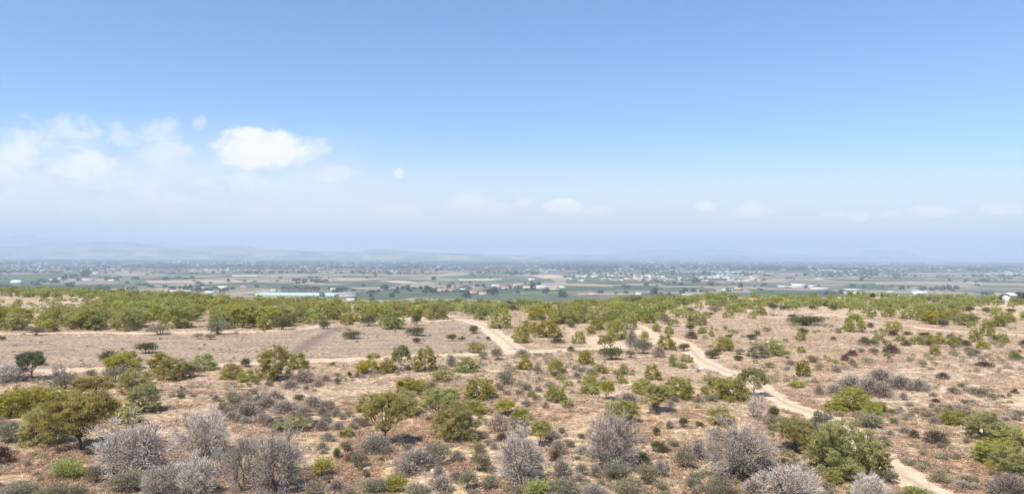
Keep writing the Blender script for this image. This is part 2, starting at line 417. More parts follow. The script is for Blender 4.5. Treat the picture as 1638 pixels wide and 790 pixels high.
# ------------------------------------------------------------------ distant hills
hm, h_, hb, _o = new_mat('bare_hillside')
hp = h_.new('ShaderNodeNewGeometry').outputs['Position']
hn = h_.noise(h_.mapping(hp, (1 / 500., 1 / 500., 1 / 160.)), 1.0, 6, 0.65)
hc = h_.mix(h_.ramp(hn, 0.38, 0.62), (0.10, 0.10, 0.075), (0.30, 0.25, 0.19))
h_.l.new(hc, hb.inputs['Base Color']); hb.inputs['Roughness'].default_value = 1.0
def hills(profile, D, depth, seed, jag=1.0):
    """profile: crest in photo pixels; a ridge with its own depth and spurs at distance D"""
    far_k = 0.88 if profile[0][0] < 0 else 1.05
    D *= far_k; depth *= far_k
    px = np.array([p[0] for p in profile], float); py = np.array([p[1] for p in profile], float)
    n = 420; xs = np.linspace(px[0], px[-1], n)
    k = np.linspace(0, 1, 40)
    crest = np.interp(xs, px, py)
    hx = (408 + 0.0043 * (xs - 819)) - crest
    H = np.maximum(hx * D / F + CAMZ, VALLEY) - VALLEY
    xw = (xs - 819) / F * D
    XX = np.repeat(xw[None], 40, 0); KK = np.repeat(k[:, None], n, 1)
    cross = np.where(KK < 0.5, sstep(0, 0.5, KK), 1 - sstep(0.5, 1, KK))
    spur = fbm(XX / 900., KK * depth / 900., 5, seed) * 0.8
    ends = sstep(0, 0.04, (XX - xw[0]) / (xw[-1] - xw[0])) * sstep(0, 0.04, (xw[-1] - XX) / (xw[-1] - xw[0]))
    ZZ = H[None] * np.clip(cross + spur * cross * (1.25 - cross) * jag, 0, 1.15) * ends
    ZZ = ZZ + fbm(XX / 260., KK * depth / 260., 4, seed + 9) * 26 * cross * jag * ends
    YY = D + (KK - 0.5) * depth
    V = np.stack([XX * (YY / D), YY, VALLEY - 3 + ZZ], -1).reshape(-1, 3)
    ii = np.arange(40 * n).reshape(40, n)
    q = np.stack([ii[:-1, :-1], ii[:-1, 1:], ii[1:, 1:], ii[1:, :-1]], -1).reshape(-1, 4)
    o = link('hills', make_mesh('hills', V, q, smooth=True), hm); o['kind'] = 'structure'
hills([(-220, 384), (-60, 380), (0, 379), (40, 376), (75, 381), (130, 386), (190, 392), (260, 389), (300, 392), (380, 396), (460, 401), (560, 404)], 21500, 3500, 11)
hills([(-240, 396), (0, 394), (60, 397), (110, 391), (150, 386), (215, 386), (240, 392), (290, 396), (340, 393), (380, 392), (420, 398), (500, 400), (560, 403), (600, 399), (640, 401), (700, 406), (800, 410)], 17000, 3200, 23)
hills([(-240, 402), (0, 400), (90, 402), (180, 400), (260, 398), (330, 399), (430, 402), (520, 402), (600, 405), (720, 405), (830, 409), (900, 412)], 14500, 2200, 37)
hills([(820, 411), (900, 408), (960, 408), (1000, 409), (1080, 410), (1125, 410), (1150, 406), (1175, 406), (1210, 411), (1280, 412), (1330, 410), (1400, 411), (1500, 413), (1600, 414), (1700, 416), (1900, 417)], 15500, 2000, 51)
hills([(1340, 414), (1368, 410), (1380, 402), (1393, 398.5), (1410, 399.5), (1425, 401), (1445, 400), (1460, 404), (1475, 411), (1500, 414)], 19500, 1600, 61, 0.4)
hills([(960, 406), (1010, 402), (1060, 397), (1120, 397), (1180, 402), (1240, 405), (1320, 408)], 23500, 2000, 71)
hills([(560, 404), (600, 400), (612, 397), (640, 400), (700, 403), (780, 407)], 18500, 1600, 81)

# ------------------------------------------------------------------ haze
zm = bpy.data.materials.new('haze_air'); zm.use_nodes = True
zt = NT(zm.node_tree); zt.n.clear()
zo = zt.new('ShaderNodeOutputMaterial'); zv = zt.new('ShaderNodeVolumePrincipled')
zv.inputs['Color'].default_value = (0.66, 0.80, 0.95, 1)
zv.inputs['Density'].default_value = 1.15e-4
zv.inputs['Anisotropy'].default_value = 0.0
zt.l.new(zv.outputs[0], zo.inputs['Volume'])
x0, x1, y0, y1, z0, z1 = -42000, 42000, -900, 27000, VALLEY - 4, 640.0
hv = [(a, b, c_) for c_ in (z0, z1) for a, b in ((x0, y0), (x1, y0), (x1, y1), (x0, y1))]
hz = link('haze', make_mesh('haze', np.array(hv), np.array([(3, 2, 1, 0), (4, 5, 6, 7), (0, 1, 5, 4), (1, 2, 6, 5), (2, 3, 7, 6), (3, 0, 4, 7)])), zm)
hz['kind'] = 'stuff'

# ------------------------------------------------------------------ plant materials
def leaf_mat(name, lo, hi, trans=0.22, sat_jit=0.0):
    m, n, b, out = new_mat(name)
    oi = n.new('ShaderNodeObjectInfo').outputs['Random']
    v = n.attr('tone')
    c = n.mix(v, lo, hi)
    hs = n.new('ShaderNodeHueSaturation'); n.l.new(c, hs.inputs['Color'])
    n.set(hs.inputs['Hue'], n.math('MULTIPLY_ADD', oi, 0.035, 0.480))
    n.set(hs.inputs['Saturation'], n.math('MULTIPLY_ADD', oi, -0.25, 1.1))
    n.set(hs.inputs['Value'], n.math('MULTIPLY_ADD', n.math('FRACT', n.math('MULTIPLY', oi, 7.31)), 0.30, 0.95))
    n.l.new(hs.outputs[0], b.inputs['Base Color']); b.inputs['Roughness'].default_value = 0.75
    if trans:
        t = n.new('ShaderNodeBsdfTranslucent'); n.l.new(hs.outputs[0], t.inputs[0])
        mx = n.new('ShaderNodeMixShader'); mx.inputs[0].default_value = trans
        n.l.new(b.outputs[0], mx.inputs[1]); n.l.new(t.outputs[0], mx.inputs[2]); n.l.new(mx.outputs[0], out.inputs[0])
    return m
M = {
    'P': leaf_mat('pine_needles', (0.235, 0.235, 0.060), (0.58, 0.56, 0.150), .53),
    'Y': leaf_mat('fresh_pine_needles', (0.23, 0.22, 0.038), (0.56, 0.51, 0.095), .5),
    'O': leaf_mat('dull_pine_needles', (0.240, 0.226, 0.080), (0.57, 0.52, 0.190), .52),
    'G': leaf_mat('dark_evergreen_leaves', (0.080, 0.085, 0.040), (0.26, 0.25, 0.11), .4),
    'S': leaf_mat('sage_grey_leaves', (0.16, 0.145, 0.09), (0.43, 0.385, 0.25), .4),
    'V': leaf_mat('dry_violet_twigs', (0.160, 0.130, 0.102), (0.45, 0.375, 0.300), .0),
    'B': leaf_mat('brown_dry_leaves', (0.085, 0.052, 0.035), (0.20, 0.135, 0.095), .1),
    'D': leaf_mat('bleached_dead_twigs', (0.25, 0.212, 0.170), (0.76, 0.665, 0.560), .0),
    'E': leaf_mat('brownish_dead_twigs', (0.21, 0.176, 0.138), (0.62, 0.535, 0.440), .0),
    'bark': leaf_mat('grey_brown_bark', (0.085, 0.062, 0.048), (0.16, 0.12, 0.095), .0),
    'deadbark': leaf_mat('weathered_dead_bark', (0.14, 0.11, 0.095), (0.24, 0.20, 0.175), .0),
}

def unit(v): return v / (np.linalg.norm(v, axis=-1, keepdims=True) + 1e-9)
def blades(rng, c, d, ln, wd, tone):
    """one thin triangle per point"""
    n = len(c)
    side = unit(np.cross(d, rng.normal(size=(n, 3))))
    ln = np.broadcast_to(ln, (n,))[:, None]; wd = np.broadcast_to(wd, (n,))[:, None]
    V = np.stack([c - side * wd / 2, c + side * wd / 2, c + d * ln], 1).reshape(-1, 3)
    return V, np.arange(3 * n).reshape(n, 3), np.repeat(tone, 3)
def join(parts):
    V, T, tn, o = [], [], [], 0
    for v, f, t in parts:
        if len(v) == 0: continue
        V.append(v); T.append(f + o); tn.append(t); o += len(v)
    byk = {}
    for f in T: byk.setdefault(f.shape[1], []).append(f)
    return np.concatenate(V), [np.concatenate(f) for f in byk.values()], np.concatenate(tn)
def tube(pts, rad, sides=5, tone=0.5):
    pts = np.asarray(pts, float); n = len(pts); V = []
    for i in range(n):
        t = pts[min(i + 1, n - 1)] - pts[max(i - 1, 0)]; t = t / (np.linalg.norm(t) + 1e-9)
        a = np.cross(t, (0.31, 0.77, 0.11)); a /= np.linalg.norm(a); b = np.cross(t, a)
        for k in range(sides):
            an = 2 * math.pi * k / sides; V.append(pts[i] + rad[i] * (math.cos(an) * a + math.sin(an) * b))
    q = [(i * sides + k, i * sides + (k + 1) % sides, (i + 1) * sides + (k + 1) % sides, (i + 1) * sides + k) for i in range(n - 1) for k in range(sides)]
    V.append(pts[-1]); top = len(V) - 1
    q += [((n - 1) * sides + k, (n - 1) * sides + (k + 1) % sides, top, top) for k in range(sides)]
    q = [f for f in q]
    return np.array(V), np.array([f for f in q if f[2] != f[3]]), np.full(len(V), tone)
def limb(rng, a, b, r0, r1, seg=5, wob=0.06, tone=0.5, sides=5):
    a = np.array(a, float); b = np.array(b, float); L = np.linalg.norm(b - a)
    ph = rng.normal(size=3) * wob * L
    P = [a + (b - a) * t + ph * math.sin(math.pi * t) + rng.normal(size=3) * wob * L * 0.25 * (0 < t < 1) for t in np.linspace(0, 1, seg)]
    return tube(P, np.linspace(r0, r1, seg), sides, tone), P

# every plant mesh has height 1 and is about 1 across; an instance is scaled to its size in metres
def pine_meshes(seed, lod, tree, flat=0.0):
    rng = np.random.default_rng(seed)
    lobes = []
    z0 = 0.24 if tree else 0.04
    zc = (z0 + 1) / 2 - 0.02; hz_ = (1 - z0) / 2
    if tree:
        lobes.append((np.array([rng.uniform(-.05, .05), rng.uniform(-.05, .05), zc]), rng.uniform(.27, .33), hz_ * .82))
        nl = int(rng.integers(11, 16))
        for k in range(nl):
            an = 2 * math.pi * (k * 0.618 + rng.uniform(-.1, .1)); u = (k + .5) / nl
            el = -0.5 + 1.65 * u
            ro = rng.uniform(.26, .36) * math.cos(min(max(el, -.6), 1.3)); rr = rng.uniform(.12, .19)
            lobes.append((np.array([ro * math.cos(an), ro * math.sin(an), zc + hz_ * .72 * math.sin(el) + rng.uniform(-.05, .05)]), rr, rr * rng.uniform(.7, .95)))
    else:
        lobes.append((np.array([0, 0, .42]), .33, .42))
        sk = rng.uniform(-.07, .07, 2)
        nl = int(rng.integers(17, 23))
        for k in range(nl):
            an = 2 * math.pi * (k * 0.618 + rng.uniform(-.1, .1)); u = ((k + .5) / nl) ** 1.15
            z = .10 + .72 * u
            ro = .33 * math.sqrt(max(1 - (max(z - .2, 0) / .72) ** 2, .02)) * rng.uniform(.85, 1.15); rr = rng.uniform(.13, .19)
            lobes.append((np.array([ro * math.cos(an) + sk[0] * u, ro * math.sin(an) + sk[1] * u, z]), rr, rr * rng.uniform(.75, 1.0)))
    for k in range(3):
        an = rng.uniform(0, 6.28); ro = rng.uniform(.36, .45)
        lobes.append((np.array([ro * math.cos(an), ro * math.sin(an), rng.uniform(z0 + .08, zc + .1)]), .10, .08))
    nc, nb, bl, bw = {2: (360, 60, 0.032, 0.0110), 1: (270, 34, 0.043, 0.0195), 0: (95, 14, 0.085, 0.055)}[lod]
    ws = np.array([l[1] ** 1.6 for l in lobes]); ws /= ws.sum()
    li = rng.choice(len(lobes), nc, p=ws)
    C = []; ctone = []
    for i in li:
        c0, ra, rz = lobes[i]
        d = unit(rng.normal(size=3)); 
        if d[2] < -0.2 and rng.random() < (0.65 if tree else .3): d[2] = -d[2]
        rr = rng.uniform(0.62, 1.05)
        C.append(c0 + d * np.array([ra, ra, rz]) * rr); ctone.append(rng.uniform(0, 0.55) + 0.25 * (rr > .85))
    C = np.array(C); C[:, 2] = np.where(C[:, 2] < .03, .03 + np.abs(C[:, 2]) * .5, C[:, 2])
    cc = np.repeat(C, nb, 0)
    d = unit(rng.normal(size=(len(cc), 3)) + np.array([0, 0, 0.55]))
    off = unit(rng.normal(size=(len(cc), 3))) * (rng.random((len(cc), 1)) ** 0.5) * np.array([0.046, 0.046, 0.032]) * (1.15 if lod == 2 else 1.35)
    tone = np.clip(np.repeat(np.array(ctone), nb) + rng.uniform(-0.2, 0.25, len(cc)), 0, 1)
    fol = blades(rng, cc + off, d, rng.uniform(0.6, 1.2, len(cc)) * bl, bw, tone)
    # stray shoots outside the crown
    ns = {2: 500, 1: 160, 0: 30}[lod]
    i = rng.integers(0, len(C), ns); dd = unit(C[i] - np.array([0, 0, 0.35]) + rng.normal(size=(ns, 3)) * 0.15)
    fol2 = blades(rng, C[i] + dd * rng.uniform(0.03, 0.075, (ns, 1)), dd, bl * 1.5, bw * 1.1, rng.uniform(0.3, 1, ns))
    tr = []
    if lod > 0 or tree:
        sd = 6 if lod == 2 else 4
        fork = np.array([rng.uniform(-.03, .03), rng.uniform(-.03, .03), 0.22 if tree else 0.10])
        lean = rng.normal(size=2) * 0.03
        tb, P = limb(rng, (lean[0], lean[1], -0.04), fork, 0.023, 0.017, 5, 0.06, sides=sd); tr.append(tb)
        for j, (c0, ra, rz) in enumerate(lobes if lod == 2 else lobes[:6]):
            mid = fork + (c0 - fork) * 0.55 + np.array([0, 0, -0.03])
            tb, P = limb(rng, fork, mid, 0.012, 0.007, 4, 0.10, sides=sd - 1); tr.append(tb)
            tb, P2 = limb(rng, P[-1], c0 + (0, 0, rz * .3), 0.007, 0.003, 4, 0.10, sides=4); tr.append(tb)
            if lod == 2:
                for q in range(4):
                    e = c0 + unit(rng.normal(size=3)) * np.array([ra, ra, rz]) * 0.85
                    tb, _ = limb(rng, P2[1], e, 0.006, 0.002, 3, 0.1, sides=3); tr.append(tb)
    return join([fol, fol2]), (join(tr) if tr else None)

def shrub_meshes(seed, lod, kind):
    rng = np.random.default_rng(seed)
    n = {2: 4200, 1: 1300, 0: 260}[lod]
    bl, bw = {2: (0.085, 0.020), 1: (0.115, 0.036), 0: (0.2, 0.085)}[lod]
    K = int(rng.integers(4, 8)) if kind != 'G' else int(rng.integers(7, 10))
    cs = [np.array([0, 0, 0.38])] + [np.array([math.cos(a) * r, math.sin(a) * r, rng.uniform(.18, .5)]) for a, r in zip(rng.uniform(0, 6.28, K), rng.uniform(.1, .32, K))]
    P = []
    if kind in 'GS':
        i = rng.integers(0, len(cs), n); d = unit(rng.normal(size=(n, 3))); d[:, 2] = np.where(d[:, 2] < -.3, -d[:, 2], d[:, 2])
        rr = np.where(i == 0, .38, .22)[:, None] * rng.uniform(.45, 1.08, (n, 1))
        # small twig clusters, so that the outline is uneven
        g_ = rng.integers(0, 90, n); cl = rng.normal(size=(90, 3)) * 0.045
        p = np.array(cs)[i] + d * rr * np.array([1.1, 1.1, 1.15]) + cl[g_]
        p[:, 2] = np.clip(p[:, 2], 0.0, 1.0)
        dirs = unit(d * 0.6 + rng.normal(size=(n, 3)) * 0.45 + np.array([0, 0, 0.6]))
        tone = np.clip(rng.uniform(0, .7, n) + (rng.random(90) * .35)[g_], 0, 1)
        P.append(blades(rng, p, dirs, rng.uniform(.5, 1.2, n) * bl, bw * (1.15 if kind == 'G' else .9), tone))
    else:
        # dry bush: many thin twigs rising from the base and curving out
        m = n
        a = rng.uniform(0, 6.28, m); el = rng.uniform(0.15, 1.5, m); L = rng.uniform(.30, 1.0, m) ** .7
        outd = np.stack([np.cos(a) * np.cos(el), np.sin(a) * np.cos(el), np.sin(el)], 1)
        e = outd * L[:, None] * np.array([.52, .52, .92])
        e += rng.normal(size=(m, 3)) * .03; e[:, 2] = np.maximum(e[:, 2], .01)
        dirs = unit(outd + rng.normal(size=(m, 3)) * .5 + np.array([0, 0, .35]))
        P.append(blades(rng, e, dirs, rng.uniform(.10, .22, m) * (1 if lod else 1.5), bw * (.55 if lod == 2 else .75), rng.uniform(0, 1, m)))
    st = []
    if lod > 0:
        for k in range(14 if lod == 2 else 7):
            a = rng.uniform(0, 6.28); r = rng.uniform(.08, .42)
            tb, _ = limb(rng, (math.cos(a) * .03, math.sin(a) * .03, -.04), (math.cos(a) * r, math.sin(a) * r, rng.uniform(.4, .85)), .014, .004, 4, .1, sides=3); st.append(tb)
    return join(P), (join(st) if st else None)

def dead_meshes(seed, lod):
    """bare tree: limbs from a low fork, each ending in feathery sprays that together make an uneven dome"""
    rng = np.random.default_rng(seed)
    tr = []; nodes = []
    nl = int(rng.integers(5, 8)); sk = rng.uniform(-.10, .10, 2)
    for k in range(nl):
        an = 2 * math.pi * (k + rng.uniform(-.35, .35)) / nl; r = rng.uniform(.06, .30); z = rng.uniform(.36, .66)
        b0 = np.array([math.cos(an) * .03, math.sin(an) * .03, -.04])
        e0 = np.array([math.cos(an) * r + sk[0], math.sin(an) * r + sk[1], z])
        tb, P = limb(rng, b0, e0, .022, .009, 7, .13, .35, 5); tr.append(tb); nodes += P[2:]
    nodes = np.array(nodes)
    nt_ = 165 if lod == 2 else 70
    u = (np.arange(nt_) + .5) / nt_; an = np.arange(nt_) * 2.39996 + rng.uniform(-.4, .4, nt_)
    el = np.arcsin(np.clip(-.62 + 1.6 * u, -1, 1)); R_ = rng.uniform(.22, .46, nt_) * (1 + .22 * np.sin(an * 2 + seed) + .14 * np.sin(an * 3 + el * 3 + seed * 1.7))
    T = np.stack([np.cos(an) * np.cos(el) * R_ + sk[0], np.sin(an) * np.cos(el) * R_ + sk[1], .42 + np.sin(el) * R_ * 1.15], 1)
    T[:, 2] = np.maximum(T[:, 2] - .04, rng.uniform(.04, .14, nt_))
    c, d, tn = [], [], []
    nb = int((60 if lod == 2 else 26) * (1.0, .62, .8, .5)[seed % 4])
    for t in T:
        dist = np.linalg.norm(nodes - t, axis=1) + .25 * np.maximum(nodes[:, 2] - t[2], 0); s0 = nodes[int(np.argmin(dist))]
        tb, P2 = limb(rng, s0, t, .0085, .0028, 5, .12, .6, 4 if lod == 2 else 3); tr.append(tb)
        out = unit((t - np.array([sk[0], sk[1], .22]))[None])[0]; tone0 = rng.uniform(0, .35)
        for q in range(4 if lod == 2 else 2):
            e2 = t + unit((out + rng.normal(size=3) * .55)[None])[0] * rng.uniform(.05, .12)
            tb, _ = limb(rng, P2[3], e2, .0032, .0012, 3, .1, .8, 3); tr.append(tb)
        pp = t + rng.normal(size=(nb, 3)) * .038
        c.append(pp); d.append(out * .75 + (pp - t) * 9 + rng.normal(size=(nb, 3)) * .38 + np.array([0, 0, .18])); tn.append(tone0 + rng.uniform(0, .65, nb))
    c = np.concatenate(c); d = unit(np.concatenate(d)); tn = np.concatenate(tn); n = len(c)
    ln = rng.uniform(.035, .09, n)
    f1 = blades(rng, c, d, ln, .0062 if lod == 2 else .011, tn)
    k = rng.integers(0, n, int(n * 1.2)); p2 = c[k] + d[k] * (ln[k] * rng.uniform(.3, .9, len(k)))[:, None]
    f2 = blades(rng, p2, unit(d[k] + rng.normal(size=(len(k), 3)) * .6), ln[k] * .6, .0048 if lod == 2 else .009, np.clip(tn[k] + .1, 0, 1))
    return join([f1, f2]), join(tr)

def norm_mesh(parts):
    """scale the plant so that its height is 1 and its mean width 1"""
    (V, Fc, t), tr = parts
    zt_ = np.percentile(V[:, 2], 99.3); rx = np.percentile(np.abs(V[:, :2]), 98.5) * 2
    s = np.array([1 / rx, 1 / rx, 1 / zt_])
    V = V * s
    if tr is not None: tr = (tr[0] * s, tr[1], tr[2])
    return (V, Fc, t), tr

LIB = {}
def get_lib(shape, leaf, lod, k):
    key = (shape, leaf, lod, k)
    if key not in LIB:
        gk = (shape, lod, k)
        if gk not in LIB:
            sd = 1000 * 'TPSGVBD'.index(shape) + 100 * lod + k
            if shape in 'TP': pr = pine_meshes(sd, lod, shape == 'T')
            elif shape == 'D': pr = dead_meshes(sd, lod)
            else: pr = shrub_meshes(sd, lod, shape)
            LIB[gk] = norm_mesh(pr)
        (V, Fc, t), tr = LIB[gk]
        nm = {'T': 'crown', 'P': 'crown', 'D': 'crown'}.get(shape, 'foliage')
        bk = M['deadbark'] if shape in 'DVB' else M['bark']
        if lod == 0:
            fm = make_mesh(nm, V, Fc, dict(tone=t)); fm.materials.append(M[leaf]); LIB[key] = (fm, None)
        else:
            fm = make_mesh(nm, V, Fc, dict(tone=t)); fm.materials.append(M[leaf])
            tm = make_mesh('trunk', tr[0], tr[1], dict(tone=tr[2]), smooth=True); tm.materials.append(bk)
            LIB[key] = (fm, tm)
    return LIB[key]

